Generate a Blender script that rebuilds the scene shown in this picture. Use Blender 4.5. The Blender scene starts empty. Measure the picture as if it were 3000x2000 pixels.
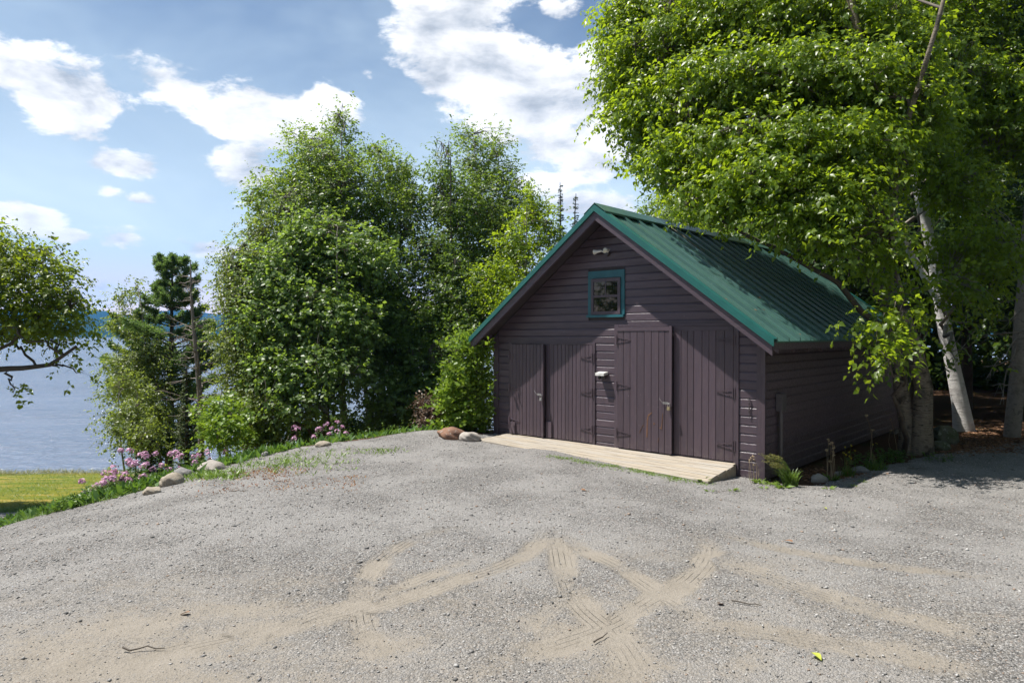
import bpy, bmesh, math, random
import numpy as np
from mathutils import Vector

random.seed(7)
RNG = np.random.default_rng(11)
C = bpy.context.scene.collection
SC = bpy.context.scene
R_ = math.radians

# ---------------------------------------------------------------- camera
EYE = 2.15
cam_d = bpy.data.cameras.new('camera')
cam_d.lens = 24.0
cam_d.sensor_width = 36.0
cam_d.clip_start = 0.05
cam_d.clip_end = 20000.0
cam = bpy.data.objects.new('camera', cam_d)
cam.location = (0, 0, EYE)
cam.rotation_euler = (R_(90 - 0.573), 0, 0)
C.objects.link(cam)
SC.camera = cam
SC.cycles.max_bounces = 8
SC.cycles.diffuse_bounces = 3
SC.cycles.glossy_bounces = 3
SC.cycles.transmission_bounces = 4
SC.cycles.transparent_max_bounces = 8
SC.cycles.volume_bounces = 0

# ---------------------------------------------------------------- view
SC.view_settings.view_transform = 'Standard'
SC.view_settings.look = 'None'
SC.view_settings.exposure = 0.80
SC.view_settings.gamma = 1.0
SC.view_settings.use_curve_mapping = False

# ---------------------------------------------------------------- sun
SUN_AZ = -82.9          # degrees from +Y towards +X
SUN_EL = 63.2
sd = bpy.data.lights.new('sun', 'SUN')
sd.energy = 5.0
sd.angle = R_(0.53)
sd.color = (1.0, 0.955, 0.89)
sun = bpy.data.objects.new('sun', sd)
tosun = Vector((math.sin(R_(SUN_AZ)) * math.cos(R_(SUN_EL)), math.cos(R_(SUN_AZ)) * math.cos(R_(SUN_EL)), math.sin(R_(SUN_EL))))
sun.rotation_euler = tosun.to_track_quat('Z', 'Y').to_euler()
sun.location = tosun * 60
C.objects.link(sun)

# ---------------------------------------------------------------- world: Nishita sky with fair weather cumulus by direction
W = bpy.data.worlds.new('World')
SC.world = W
W.use_nodes = True
nt = W.node_tree
for n in list(nt.nodes):
    nt.nodes.remove(n)


class NB:
    """small helper to write node maths"""
    def __init__(s, nt):
        s.nt = nt

    def new(s, t, **kw):
        n = s.nt.nodes.new(t)
        for k, v in kw.items():
            setattr(n, k, v)
        return n

    def put(s, sock, v):
        if isinstance(v, bpy.types.NodeSocket):
            s.nt.links.new(v, sock)
        elif v is not None:
            sock.default_value = v

    def m(s, op, a, b=None, c=None, clamp=False):
        n = s.new('ShaderNodeMath', operation=op)
        n.use_clamp = clamp
        s.put(n.inputs[0], a)
        if b is not None:
            s.put(n.inputs[1], b)
        if c is not None:
            s.put(n.inputs[2], c)
        return n.outputs[0]

    def vm(s, op, a, b=None, out=0):
        n = s.new('ShaderNodeVectorMath', operation=op)
        s.put(n.inputs[0], a)
        if b is not None:
            s.put(n.inputs[1], b)
        return n.outputs[out]

    def noise(s, vec, scale, detail=4.0, rough=0.55, dist=0.0, out='Fac'):
        n = s.new('ShaderNodeTexNoise')
        if vec is not None:
            s.put(n.inputs['Vector'], vec)
        n.inputs['Scale'].default_value = scale
        n.inputs['Detail'].default_value = detail
        n.inputs['Roughness'].default_value = rough
        n.inputs['Distortion'].default_value = dist
        return n.outputs[out]

    def ss(s, v, lo, hi, a=0.0, b=1.0, kind='SMOOTHSTEP'):
        n = s.new('ShaderNodeMapRange', interpolation_type=kind)
        s.put(n.inputs[0], v)
        n.inputs[1].default_value = lo
        n.inputs[2].default_value = hi
        n.inputs[3].default_value = a
        n.inputs[4].default_value = b
        return n.outputs[0]

    def mix(s, fac, a, b, blend='MIX'):
        n = s.new('ShaderNodeMix', data_type='RGBA', blend_type=blend)
        s.put(n.inputs['Factor'], fac)
        for nm, v in (('A', a), ('B', b)):
            k = [i for i in n.inputs if i.name == nm and i.type == 'RGBA'][0]
            if isinstance(v, (tuple, list)) and len(v) == 3:
                v = (*v, 1.0)
            s.put(k, v)
        return [o for o in n.outputs if o.type == 'RGBA'][0]


def px_azel(px, py):
    az = math.atan((px - 1500) / 2000.0)
    el = math.atan((980 - py) / 2000.0 * math.cos(az))
    return az, el


SKY = 0.06
B = NB(nt)
tc = B.new('ShaderNodeTexCoord')
D = tc.outputs['Generated']
sep = B.new('ShaderNodeSeparateXYZ')
nt.links.new(D, sep.inputs[0])
az = B.m('ARCTAN2', sep.outputs[0], sep.outputs[1])
el = B.m('ARCSINE', sep.outputs[2])
comb = B.new('ShaderNodeCombineXYZ')
nt.links.new(az, comb.inputs[0])
nt.links.new(el, comb.inputs[1])
P = comb.outputs[0]
# cloud lobes in source pixels: x, y, rx, ry, weight (places of the clouds seen over the lake and the trees)
LOBES = [
    (20, 215, 130, 95, 1.0), (215, 300, 165, 120, 1.0), (120, 260, 130, 100, 1.0), (-120, 170, 180, 120, 1.0),
    (345, 482, 130, 48, .75), (320, 565, 60, 25, .6), (410, 585, 65, 25, .6),
    (90, 640, 110, 48, .7), (200, 690, 60, 22, .6), (370, 690, 75, 35, .55), (600, 725, 120, 30, .55),
    (800, 340, 235, 110, 1.0), (930, 300, 120, 70, .8), (560, 270, 120, 45, .45), (480, 215, 90, 40, .4),
    (730, 495, 130, 85, .85),
    (1260, 90, 140, 110, 1.0), (1400, 200, 250, 150, 1.0), (1290, 240, 130, 110, 1.0), (1560, 300, 250, 150, 1.0), (1720, 300, 170, 140, 1.0), (1370, 40, 150, 120, 1.0),
    (1640, 420, 200, 90, .9), (1740, 480, 130, 60, .8), (1580, 535, 80, 40, .6), (1740, 610, 160, 45, .7),
    (1630, 35, 90, 45, .65), (1085, 232, 28, 20, .3), (290, 865, 160, 45, .45),
]


def field(p):
    f = None
    for (x, y, rx, ry, w) in LOBES:
        a, e = px_azel(x, y)
        ca = math.cos(a)
        s = B.vm('SUBTRACT', p, (a, e, 0.0))
        s = B.vm('MULTIPLY', s, (2000.0 / rx / ca / ca, 2000.0 / ry / ca, 0.0))
        d = B.vm('LENGTH', s, out=1)
        v = B.m('MULTIPLY_ADD', d, -w, w)
        f = v if f is None else B.m('SMOOTH_MAX', f, v, 0.25)
    return f


F = field(P)
# clouds outside the frame: the same fair-weather cover scattered over the rest of the sky
stretch = B.vm('MULTIPLY', D, (1.0, 1.0, 2.2))
cover = B.noise(stretch, 3.1, 3.0, 0.5)
outside = B.m('MAXIMUM', B.ss(B.m('ABSOLUTE', az), 0.68, 0.8), B.ss(el, 0.50, 0.60))
Fo = B.m('SUBTRACT', B.m('MULTIPLY', B.m('SUBTRACT', cover, 0.63), 5.0), B.m('MULTIPLY', B.m('SUBTRACT', 1.0, outside), 6.0))
F = B.m('MAXIMUM', F, Fo)
F = B.m('MAXIMUM', F, -1.5)
n1 = B.noise(stretch, 9.0, 9.0, 0.60, 0.25)
n2 = B.noise(stretch, 34.0, 6.0, 0.6)
nn = B.m('ADD', B.m('MULTIPLY', B.m('SUBTRACT', n1, 0.5), 2.4), B.m('MULTIPLY', B.m('SUBTRACT', n2, 0.5), 0.55))
dens_raw = B.m('ADD', F, nn)
dens = B.ss(dens_raw, 0.05, 0.38)
# relief: the same noise read a little way towards the sun
sunoff = B.vm('ADD', stretch, (-0.035, 0.0, 0.05))
n1b = B.noise(sunoff, 9.0, 7.0, 0.60, 0.25)
relief = B.m('SUBTRACT', n1, n1b)
thick = B.ss(dens_raw, 0.45, 1.5)
big = B.noise(stretch, 5.0, 3.0, 0.5)
core = B.m('MULTIPLY', thick, B.ss(big, 0.42, 0.66))
bright = B.m('SUBTRACT', B.m('ADD', 0.66, B.m('MULTIPLY', relief, 1.1)), B.m('MULTIPLY', core, 0.36))
bright = B.m('MINIMUM', B.m('MAXIMUM', bright, 0.34), 0.80)
cloudcol = B.mix(B.ss(bright, 0.38, 0.66), (0.86, 0.92, 1.0), (1.0, 1.0, 1.0))
sky = B.new('ShaderNodeTexSky', sky_type='NISHITA', sun_disc=False)
sky.sun_elevation = R_(SUN_EL)
sky.sun_rotation = R_(SUN_AZ)
sky.altitude = 300
sky.air_density = 1.0
sky.dust_density = 0.15
sky.ozone_density = 1.2
# thin high veil and the pale band low over the lake
veiln = B.noise(B.vm('MULTIPLY', D, (2.0, 2.0, 4.0)), 1.6, 4.0, 0.55, 0.3)
veil = B.m('MULTIPLY', B.ss(veiln, 0.34, 0.80), 0.36)
low = B.ss(el, 0.0, 0.48, 0.97, 0.05)
veil = B.m('ADD', veil, low, clamp=True)
skyc = B.mix(veil, sky.outputs[0], B.mix(B.ss(el, 0.0, 0.12), (1.05 / SKY, 0.82 / SKY, 0.70 / SKY), (0.50 / SKY, 0.60 / SKY, 0.66 / SKY)))
cb = B.vm('MULTIPLY', cloudcol, None)
cbn = cb.node
sc_n = B.new('ShaderNodeCombineXYZ')
bs = B.m('MULTIPLY', bright, 1.0 / SKY)
for i in range(3):
    nt.links.new(bs, sc_n.inputs[i])
nt.links.new(sc_n.outputs[0], cbn.inputs[1])
full = B.mix(B.m('MULTIPLY', dens, 0.97), skyc, cb)
bg = B.new('ShaderNodeBackground')
nt.links.new(full, bg.inputs[0])
bg.inputs[1].default_value = SKY
wo = B.new('ShaderNodeOutputWorld')
nt.links.new(bg.outputs[0], wo.inputs[0])
W.cycles.sampling_method = 'MANUAL'
W.cycles.sample_map_resolution = 512

# ---------------------------------------------------------------- helpers
def link(name, me, mat=None, parent=None, loc=None, rot=None):
    o = bpy.data.objects.new(name, me)
    C.objects.link(o)
    if me is not None and mat is not None and not me.materials:
        me.materials.append(mat)
    if parent is not None:
        o.parent = parent
    if loc is not None:
        o.location = loc
    if rot is not None:
        o.rotation_euler = rot
    return o


def mesh_np(name, V, Fs, smooth=False):
    """V (n,3); Fs list of (m,k) integer arrays"""
    me = bpy.data.meshes.new(name)
    V = np.asarray(V, np.float32)
    if not isinstance(Fs, (list, tuple)):
        Fs = [Fs]
    Fs = [np.asarray(f, np.int32) for f in Fs if len(f)]
    me.vertices.add(len(V))
    me.vertices.foreach_set('co', V.ravel())
    nl = sum(f.size for f in Fs)
    me.loops.add(nl)
    me.loops.foreach_set('vertex_index', np.concatenate([f.ravel() for f in Fs]))
    tot = np.concatenate([np.full(len(f), f.shape[1], np.int32) for f in Fs])
    st = np.concatenate([[0], np.cumsum(tot)[:-1]]).astype(np.int32)
    me.polygons.add(len(tot))
    me.polygons.foreach_set('loop_start', st)
    if smooth:
        me.polygons.foreach_set('use_smooth', np.ones(len(tot), bool))
    me.update(calc_edges=True)
    return me


class MB:
    """collects boxes, prisms and tubes into one mesh"""
    def __init__(s):
        s.v = []
        s.f = []

    def add(s, vs, fs):
        o = len(s.v)
        s.v += [tuple(v) for v in vs]
        s.f += [tuple(i + o for i in f) for f in fs]
        return s

    def hexa(s, vs):
        return s.add(vs, [(0, 3, 2, 1), (4, 5, 6, 7), (0, 1, 5, 4), (1, 2, 6, 5), (2, 3, 7, 6), (3, 0, 4, 7)])

    def box(s, x0, x1, y0, y1, z0, z1):
        return s.hexa([(x0, y0, z0), (x1, y0, z0), (x1, y1, z0), (x0, y1, z0), (x0, y0, z1), (x1, y0, z1), (x1, y1, z1), (x0, y1, z1)])

    def tube(s, pts, radii, n=6, cap=True):
        pts = [Vector(p) for p in pts]
        o = len(s.v)
        prev = None
        for i, p in enumerate(pts):
            d = (pts[min(i + 1, len(pts) - 1)] - pts[max(i - 1, 0)])
            d.normalize()
            if prev is None:
                a = d.orthogonal().normalized()
            else:
                a = (prev - d * prev.dot(d)).normalized()
            prev = a
            b = d.cross(a)
            r = radii[i] if hasattr(radii, '__len__') else radii
            for k in range(n):
                t = 2 * math.pi * k / n
                s.v.append(tuple(p + (a * math.cos(t) + b * math.sin(t)) * r))
        for i in range(len(pts) - 1):
            for k in range(n):
                k2 = (k + 1) % n
                s.f.append((o + i * n + k, o + i * n + k2, o + (i + 1) * n + k2, o + (i + 1) * n + k))
        if cap:
            s.f.append(tuple(o + k for k in range(n))[::-1])
            s.f.append(tuple(o + (len(pts) - 1) * n + k for k in range(n)))
        return s

    def mesh(s, name, smooth=False):
        me = bpy.data.meshes.new(name)
        me.from_pydata(s.v, [], s.f)
        me.update()
        if smooth:
            me.polygons.foreach_set('use_smooth', [True] * len(me.polygons))
        return me

    def build(s, name, mat, parent=None, smooth=False):
        return link(name, s.mesh(name, smooth), mat, parent)


def tag(o, label, cat, group=None):
    o['label'] = label
    o['category'] = cat
    if group:
        o['group'] = group
    return o


def thing(name, label, cat, loc=(0, 0, 0), rz=0.0, group=None):
    o = bpy.data.objects.new(name, None)
    o.empty_display_size = 0.2
    C.objects.link(o)
    o.location = loc
    o.rotation_euler = (0, 0, rz)
    return tag(o, label, cat, group)


# ---------------------------------------------------------------- materials
def new_mat(name):
    m = bpy.data.materials.new(name)
    m.use_nodes = True
    nt = m.node_tree
    bsdf = nt.nodes['Principled BSDF']
    return m, NB(nt), bsdf


def bump(b, bsdf, h, strength=0.5, dist=0.01):
    n = b.new('ShaderNodeBump')
    n.inputs['Strength'].default_value = strength
    n.inputs['Distance'].default_value = dist
    b.put(n.inputs['Height'], h)
    b.put(bsdf.inputs['Normal'], n.outputs[0])
    return n


def pbr(name, c1, c2=None, rough=0.6, scale=6.0, stretch=(1, 1, 1), bump_s=0.0, bump_scale=40.0, spec=0.5, metallic=0.0, lo=0.35, hi=0.65, detail=6.0, island=0.0):
    m, b, s = new_mat(name)
    tcn = b.new('ShaderNodeTexCoord')
    v = b.vm('MULTIPLY', tcn.outputs['Object'], stretch)
    if c2 is None:
        c2 = tuple(x * 0.75 for x in c1)
    n = b.noise(v, scale, detail, 0.6)
    col = b.mix(b.ss(n, lo, hi), c1, c2)
    if island:
        oi = b.new('ShaderNodeObjectInfo')
        hv = b.new('ShaderNodeHueSaturation')
        b.put(hv.inputs['Color'], col)
        b.put(hv.inputs['Value'], b.ss(oi.outputs['Random'], 0, 1, 1 - island, 1 + island, 'LINEAR'))
        col = hv.outputs[0]
    b.put(s.inputs['Base Color'], col)
    s.inputs['Roughness'].default_value = rough
    s.inputs['Metallic'].default_value = metallic
    s.inputs['Specular IOR Level'].default_value = spec
    if bump_s:
        bump(b, s, b.noise(v, bump_scale, 5.0, 0.6), bump_s, 0.01)
    return m


def leaf_mat(name, c1, c2, trans=(0.2, 0.32, 0.03), tf=0.38, rough=0.42, spec=0.45, back=None):
    """thin leaves: reflecting side plus light let through, colour differing leaf by leaf"""
    m, b, s = new_mat(name)
    g = b.new('ShaderNodeNewGeometry')
    col = b.mix(g.outputs['Random Per Island'], c1, c2)
    if back is not None:
        col = b.mix(g.outputs['Backfacing'], col, back)
    b.put(s.inputs['Base Color'], col)
    s.inputs['Roughness'].default_value = rough
    s.inputs['Specular IOR Level'].default_value = spec
    t = b.new('ShaderNodeBsdfTranslucent')
    t.inputs[0].default_value = (*trans, 1)
    mx = b.new('ShaderNodeMixShader')
    mx.inputs[0].default_value = tf
    out = m.node_tree.nodes['Material Output']
    m.node_tree.links.new(s.outputs[0], mx.inputs[1])
    m.node_tree.links.new(t.outputs[0], mx.inputs[2])
    m.node_tree.links.new(mx.outputs[0], out.inputs[0])
    return m


M = {}
PAINT = (0.082, 0.058, 0.071)
PAINT2 = (0.064, 0.046, 0.060)


def paint_mat(name, stretch):
    m, b, s = new_mat(name)
    tcn = b.new('ShaderNodeTexCoord')
    oi = b.new('ShaderNodeObjectInfo')
    off = b.vm('ADD', tcn.outputs['Object'], b.vm('MULTIPLY', (13.0, 7.0, 3.0), oi.outputs['Random']))
    v = b.vm('MULTIPLY', off, stretch)
    n = b.noise(v, 3.0, 7.0, 0.65)
    col = b.mix(b.ss(n, 0.32, 0.68), PAINT, PAINT2)
    hv = b.new('ShaderNodeHueSaturation')
    b.put(hv.inputs['Color'], col)
    b.put(hv.inputs['Value'], b.ss(oi.outputs['Random'], 0, 1, 0.84, 1.14, 'LINEAR'))
    # small chips and dust
    chips = b.noise(off, 38.0, 3.0, 0.5)
    col = b.mix(b.ss(chips, 0.735, 0.76, 0.0, 0.75), hv.outputs[0], (0.32, 0.29, 0.29))
    dust = b.noise(v, 9.0, 5.0, 0.7)
    col = b.mix(b.ss(dust, 0.55, 0.8, 0.0, 0.22), col, (0.25, 0.22, 0.22))
    # faded streaks, and mud splashed up from the gravel along the foot of the wall
    fade = b.noise(b.vm('MULTIPLY', off, (stretch[0] * .6, 2.0, stretch[2] * .35)), 2.2, 6.0, 0.7)
    col = b.mix(b.ss(fade, 0.50, 0.72, 0.0, 0.30), col, (0.135, 0.105, 0.115))
    sz = b.new('ShaderNodeSeparateXYZ')
    b.put(sz.inputs[0], tcn.outputs['Object'])
    spl = b.m('MULTIPLY', b.ss(sz.outputs[2], 0.0, 0.55, 1.0, 0.0), b.ss(b.noise(tcn.outputs['Object'], 12.0, 6.0, 0.7), 0.45, 0.70))
    col = b.mix(b.m('MULTIPLY', spl, 0.40), col, (0.22, 0.19, 0.165))
    b.put(s.inputs['Base Color'], col)
    b.put(s.inputs['Roughness'], b.ss(n, 0.3, 0.7, 0.36, 0.52))
    s.inputs['Specular IOR Level'].default_value = 0.5
    h = b.m('ADD', b.noise(v, 16.0, 6.0, 0.6), b.m('MULTIPLY', b.noise(off, 5.0, 2.0), 0.6))
    bump(b, s, h, 0.45, 0.008)
    return m


M['paint_h'] = paint_mat('painted_board_horizontal', (1.0, 8.0, 9.0))
M['paint_v'] = paint_mat('painted_board_vertical', (9.0, 8.0, 0.8))
M['soffit'] = pbr('dark_soffit', (0.045, 0.035, 0.038), rough=0.7)
M['teal'] = pbr('teal_trim_paint', (0.015, 0.11, 0.135), (0.012, 0.09, 0.11), rough=0.45, scale=5, bump_s=0.2)
M['glass'] = pbr('dark_window_glass', (0.006, 0.007, 0.007), rough=0.03, spec=0.6)
M['iron'] = pbr('dark_iron', (0.07, 0.058, 0.06), (0.05, 0.042, 0.044), rough=0.5, bump_s=0.3)
M['steel'] = pbr('galvanised_steel', (0.48, 0.48, 0.48), (0.32, 0.31, 0.30), rough=0.38, metallic=0.8, scale=30)
M['brass'] = pbr('weathered_brass', (0.5, 0.42, 0.25), (0.3, 0.25, 0.16), rough=0.4, metallic=0.7, scale=30)
M['white'] = pbr('weathered_white_plastic', (0.72, 0.71, 0.67), (0.5, 0.49, 0.46), rough=0.45, scale=14)
M['lens'] = pbr('lamp_lens', (0.62, 0.58, 0.45), (0.5, 0.46, 0.36), rough=0.12, scale=25)
M['barewood'] = pbr('exposed_splintered_wood', (0.20, 0.095, 0.045), (0.12, 0.06, 0.035), rough=0.8, scale=20, stretch=(3, 3, 0.6))
M['conduit'] = pbr('grey_conduit', (0.09, 0.08, 0.085), rough=0.5, scale=8)


def roof_mat():
    m, b, s = new_mat('green_metal_roofing')
    tcn = b.new('ShaderNodeTexCoord')
    n = b.noise(tcn.outputs['Object'], 2.2, 6.0, 0.6)
    col = b.mix(b.ss(n, 0.3, 0.7), (0.044, 0.106, 0.088), (0.054, 0.122, 0.102))
    streak = b.noise(b.vm('MULTIPLY', tcn.outputs['Object'], (0.8, 9.0, 0.8)), 2.0, 5.0, 0.65)
    col = b.mix(b.ss(streak, 0.5, 0.78, 0.0, 0.30), col, (0.13, 0.22, 0.18))
    specks = b.noise(tcn.outputs['Object'], 30.0, 2.0, 0.4)
    col = b.mix(b.ss(specks, 0.73, 0.75, 0.0, 0.6), col, (0.35, 0.36, 0.30))
    b.put(s.inputs['Base Color'], col)
    s.inputs['Roughness'].default_value = 0.30
    s.inputs['Specular IOR Level'].default_value = 0.6
    bump(b, s, b.noise(b.vm('MULTIPLY', tcn.outputs['Object'], (0.9, 2.5, 0.9)), 3.0, 3.0), 0.5, 0.012)
    return m


M['roof'] = roof_mat()
M['rake'] = pbr('teal_green_metal_trim', (0.014, 0.105, 0.092), (0.018, 0.12, 0.106), rough=0.38, scale=3)


def plank_mat():
    m, b, s = new_mat('weathered_ramp_wood')
    tcn = b.new('ShaderNodeTexCoord')
    oi = b.new('ShaderNodeObjectInfo')
    off = b.vm('ADD', tcn.outputs['Object'], b.vm('MULTIPLY', (5.0, 9.0, 2.0), oi.outputs['Random']))
    v = b.vm('MULTIPLY', off, (1.0, 22.0, 6.0))
    g = b.noise(v, 1.7, 8.0, 0.7)
    col = b.mix(b.ss(g, 0.36, 0.62), (0.39, 0.33, 0.25), (0.29, 0.25, 0.195))
    g2 = b.noise(b.vm('MULTIPLY', off, (0.7, 5.0, 3.0)), 1.6, 4.0, 0.6)
    col = b.mix(b.ss(g2, 0.40, 0.70, 0.0, 0.75), col, (0.33, 0.315, 0.29))
    g3 = b.noise(b.vm('MULTIPLY', off, (1.3, 26.0, 6.0)), 1.3, 6.0, 0.75)
    col = b.mix(b.ss(g3, 0.57, 0.66, 0.0, 0.85), col, (0.14, 0.11, 0.09))
    b.put(s.inputs['Base Color'], col)
    s.inputs['Roughness'].default_value = 0.8
    s.inputs['Specular IOR Level'].default_value = 0.25
    bump(b, s, b.m('SUBTRACT', g, b.m('MULTIPLY', b.ss(g3, 0.55, 0.66), 0.7)), 0.6, 0.01)
    return m


M['plank'] = plank_mat()


def bark_mat(name, base, dark, pale, band=9.0, dark_amt=0.5, peel=0.3):
    m, b, s = new_mat(name)
    tcn = b.new('ShaderNodeTexCoord')
    v = b.vm('MULTIPLY', tcn.outputs['Object'], (2.0, 2.0, band))
    n = b.noise(v, 2.6, 7.0, 0.7, 0.4)
    n2 = b.noise(tcn.outputs['Object'], 2.2, 5.0, 0.65)
    col = b.mix(b.ss(n, 0.30, 0.7), base, pale)
    col = b.mix(b.ss(n, 0.53, 0.62, 0.0, dark_amt), col, dark)
    curl = b.noise(b.vm('MULTIPLY', tcn.outputs['Object'], (5.0, 5.0, band * 2.2)), 3.0, 4.0, 0.6)
    col = b.mix(b.ss(curl, 0.60, 0.68, 0.0, dark_amt), col, pale)
    col = b.mix(b.ss(n2, 0.50, 0.66, 0.0, dark_amt), col, dark)
    b.put(s.inputs['Base Color'], col)
    s.inputs['Roughness'].default_value = 0.75
    s.inputs['Specular IOR Level'].default_value = 0.25
    bump(b, s, b.m('ADD', n, b.m('MULTIPLY', n2, 0.6)), 0.9, 0.02)
    return m


M['bark_yb'] = bark_mat('peeling_yellow_birch_bark', (0.125, 0.10, 0.078), (0.025, 0.022, 0.02), (0.33, 0.28, 0.21), 17.0, 0.95)
M['bark_wb'] = bark_mat('white_birch_bark', (0.62, 0.60, 0.57), (0.13, 0.11, 0.10), (0.72, 0.70, 0.68), 11.0, 0.45)
M['bark_grey'] = bark_mat('grey_bark', (0.20, 0.175, 0.15), (0.07, 0.06, 0.052), (0.30, 0.27, 0.24), 3.0, 0.6)
M['bark_dark'] = bark_mat('dark_conifer_bark', (0.085, 0.07, 0.06), (0.035, 0.03, 0.026), (0.12, 0.10, 0.085), 4.0, 0.6)
M['bark_dead'] = bark_mat('bleached_dead_bark', (0.20, 0.16, 0.14), (0.08, 0.065, 0.06), (0.32, 0.28, 0.25), 4.0, 0.5)
M['twig'] = pbr('twig_bark', (0.11, 0.09, 0.07), (0.07, 0.058, 0.048), rough=0.8)
M['twig_pale'] = pbr('pale_twig_bark', (0.26, 0.23, 0.20), (0.16, 0.14, 0.12), rough=0.8)

M['leaf_bright'] = leaf_mat('bright_birch_leaf', (0.075, 0.135, 0.010), (0.130, 0.185, 0.016), (0.42, 0.56, 0.020), 0.48, 0.38, 0.5)
M['leaf_mid'] = leaf_mat('mid_birch_leaf', (0.080, 0.138, 0.022), (0.130, 0.185, 0.036), (0.34, 0.48, 0.04), 0.44)
M['leaf_olive'] = leaf_mat('olive_birch_leaf', (0.095, 0.135, 0.028), (0.140, 0.175, 0.048), (0.34, 0.43, 0.05), 0.42)
M['leaf_maple'] = leaf_mat('maple_leaf', (0.080, 0.140, 0.030), (0.125, 0.185, 0.055), (0.34, 0.50, 0.05), 0.42, 0.42, 0.5, back=(0.15, 0.20, 0.11))
M['leaf_young'] = leaf_mat('young_leaf', (0.10, 0.19, 0.014), (0.17, 0.25, 0.025), (0.26, 0.38, 0.03), 0.42)
M['leaf_oak'] = leaf_mat('yellow_green_birch_leaf', (0.080, 0.130, 0.012), (0.130, 0.175, 0.018), (0.36, 0.46, 0.02), 0.44)  # leaf colour of the spreading tree at the left edge
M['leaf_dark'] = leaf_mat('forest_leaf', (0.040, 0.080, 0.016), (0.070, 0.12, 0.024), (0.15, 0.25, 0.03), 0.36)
M['needle_pine'] = leaf_mat('pine_needles', (0.075, 0.135, 0.045), (0.12, 0.18, 0.065), (0.24, 0.38, 0.08), 0.36)
M['needle_spruce'] = leaf_mat('spruce_needles', (0.035, 0.075, 0.040), (0.06, 0.115, 0.06), (0.09, 0.16, 0.06), 0.2)
M['needle_cedar'] = leaf_mat('cedar_sprays', (0.05, 0.085, 0.022), (0.095, 0.125, 0.035), (0.12, 0.16, 0.03), 0.25)
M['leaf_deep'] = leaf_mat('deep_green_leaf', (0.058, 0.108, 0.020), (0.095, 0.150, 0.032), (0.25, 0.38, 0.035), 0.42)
M['leaf_red'] = leaf_mat('bronze_shrub_leaf', (0.13, 0.075, 0.05), (0.20, 0.15, 0.10), (0.18, 0.10, 0.06), 0.25)
M['leaf_herb'] = leaf_mat('herb_leaf', (0.055, 0.125, 0.02), (0.10, 0.185, 0.035), (0.17, 0.30, 0.03), 0.35)
M['leaf_weed'] = leaf_mat('yellowish_weed_leaf', (0.10, 0.18, 0.022), (0.17, 0.25, 0.04), (0.22, 0.34, 0.03), 0.3)  # a yellower, paler green than the herb leaf
M['leaf_silver'] = leaf_mat('silvery_spike_leaf', (0.20, 0.22, 0.18), (0.32, 0.33, 0.28), (0.2, 0.22, 0.15), 0.25)
M['petal_pink'] = leaf_mat('pink_petal', (0.56, 0.29, 0.45), (0.72, 0.48, 0.62), (0.6, 0.32, 0.48), 0.25, 0.6, 0.2)
M['petal_yellow'] = leaf_mat('yellow_petal', (0.60, 0.46, 0.02), (0.72, 0.58, 0.05), (0.6, 0.45, 0.02), 0.2, 0.6, 0.2)
M['petal_lime'] = leaf_mat('lime_flower', (0.40, 0.46, 0.06), (0.52, 0.55, 0.10), (0.4, 0.45, 0.05), 0.2, 0.6, 0.2)
M['petal_white'] = leaf_mat('white_petal', (0.7, 0.7, 0.66), (0.8, 0.8, 0.76), (0.6, 0.6, 0.5), 0.2, 0.6, 0.2)
M['straw'] = leaf_mat('dry_seed_stalk', (0.34, 0.26, 0.16), (0.46, 0.37, 0.24), (0.3, 0.22, 0.1), 0.2, 0.7, 0.2)
M['grass'] = leaf_mat('grass_blade', (0.075, 0.15, 0.025), (0.13, 0.20, 0.04), (0.18, 0.28, 0.03), 0.35)
M['grass_dry'] = leaf_mat('grass_blade_dry', (0.17, 0.18, 0.05), (0.28, 0.25, 0.10), (0.25, 0.25, 0.06), 0.3)
M['sorrel'] = leaf_mat('red_sorrel', (0.26, 0.09, 0.04), (0.34, 0.20, 0.06), (0.3, 0.12, 0.05), 0.2, 0.7, 0.2)
M['litter'] = leaf_mat('dry_brown_leaf', (0.15, 0.075, 0.04), (0.33, 0.19, 0.11), (0.2, 0.1, 0.05), 0.1, 0.7, 0.2)


def stone_mat(name, a, c, dark=(0.12, 0.11, 0.10)):
    m, b, s = new_mat(name)
    tcn = b.new('ShaderNodeTexCoord')
    v = tcn.outputs['Object']
    n = b.noise(v, 5.0, 8.0, 0.65)
    n2 = b.noise(v, 60.0, 3.0, 0.6)
    col = b.mix(b.ss(n, 0.35, 0.65), a, c)
    col = b.mix(b.ss(n2, 0.60, 0.70, 0.0, 0.6), col, dark)
    lich = b.noise(v, 11.0, 7.0, 0.7)
    col = b.mix(b.ss(lich, 0.55, 0.63, 0.0, 0.55), col, (0.34, 0.33, 0.29))
    crack = b.noise(b.vm('MULTIPLY', v, (2.0, 2.0, 7.0)), 3.0, 6.0, 0.7)
    col = b.mix(b.ss(crack, 0.60, 0.70, 0.0, 0.5), col, dark)
    b.put(s.inputs['Base Color'], col)
    s.inputs['Roughness'].default_value = 0.85
    s.inputs['Specular IOR Level'].default_value = 0.25
    bump(b, s, b.m('ADD', n, b.m('MULTIPLY', n2, 0.3)), 0.8, 0.03)
    return m


M['stone_pale'] = stone_mat('pale_granite', (0.368, 0.336, 0.296), (0.288, 0.256, 0.224))
M['stone_tan'] = stone_mat('tan_granite', (0.33, 0.285, 0.225), (0.26, 0.22, 0.17))
M['stone_red'] = stone_mat('rust_brown_rock', (0.240, 0.136, 0.088), (0.160, 0.088, 0.060), (0.07, 0.05, 0.04))
M['stone_grey'] = stone_mat('grey_granite', (0.240, 0.232, 0.224), (0.160, 0.152, 0.148))
M['stone_moss'] = stone_mat('mossy_rock', (0.128, 0.128, 0.096), (0.072, 0.088, 0.040), (0.05, 0.05, 0.04))

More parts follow.
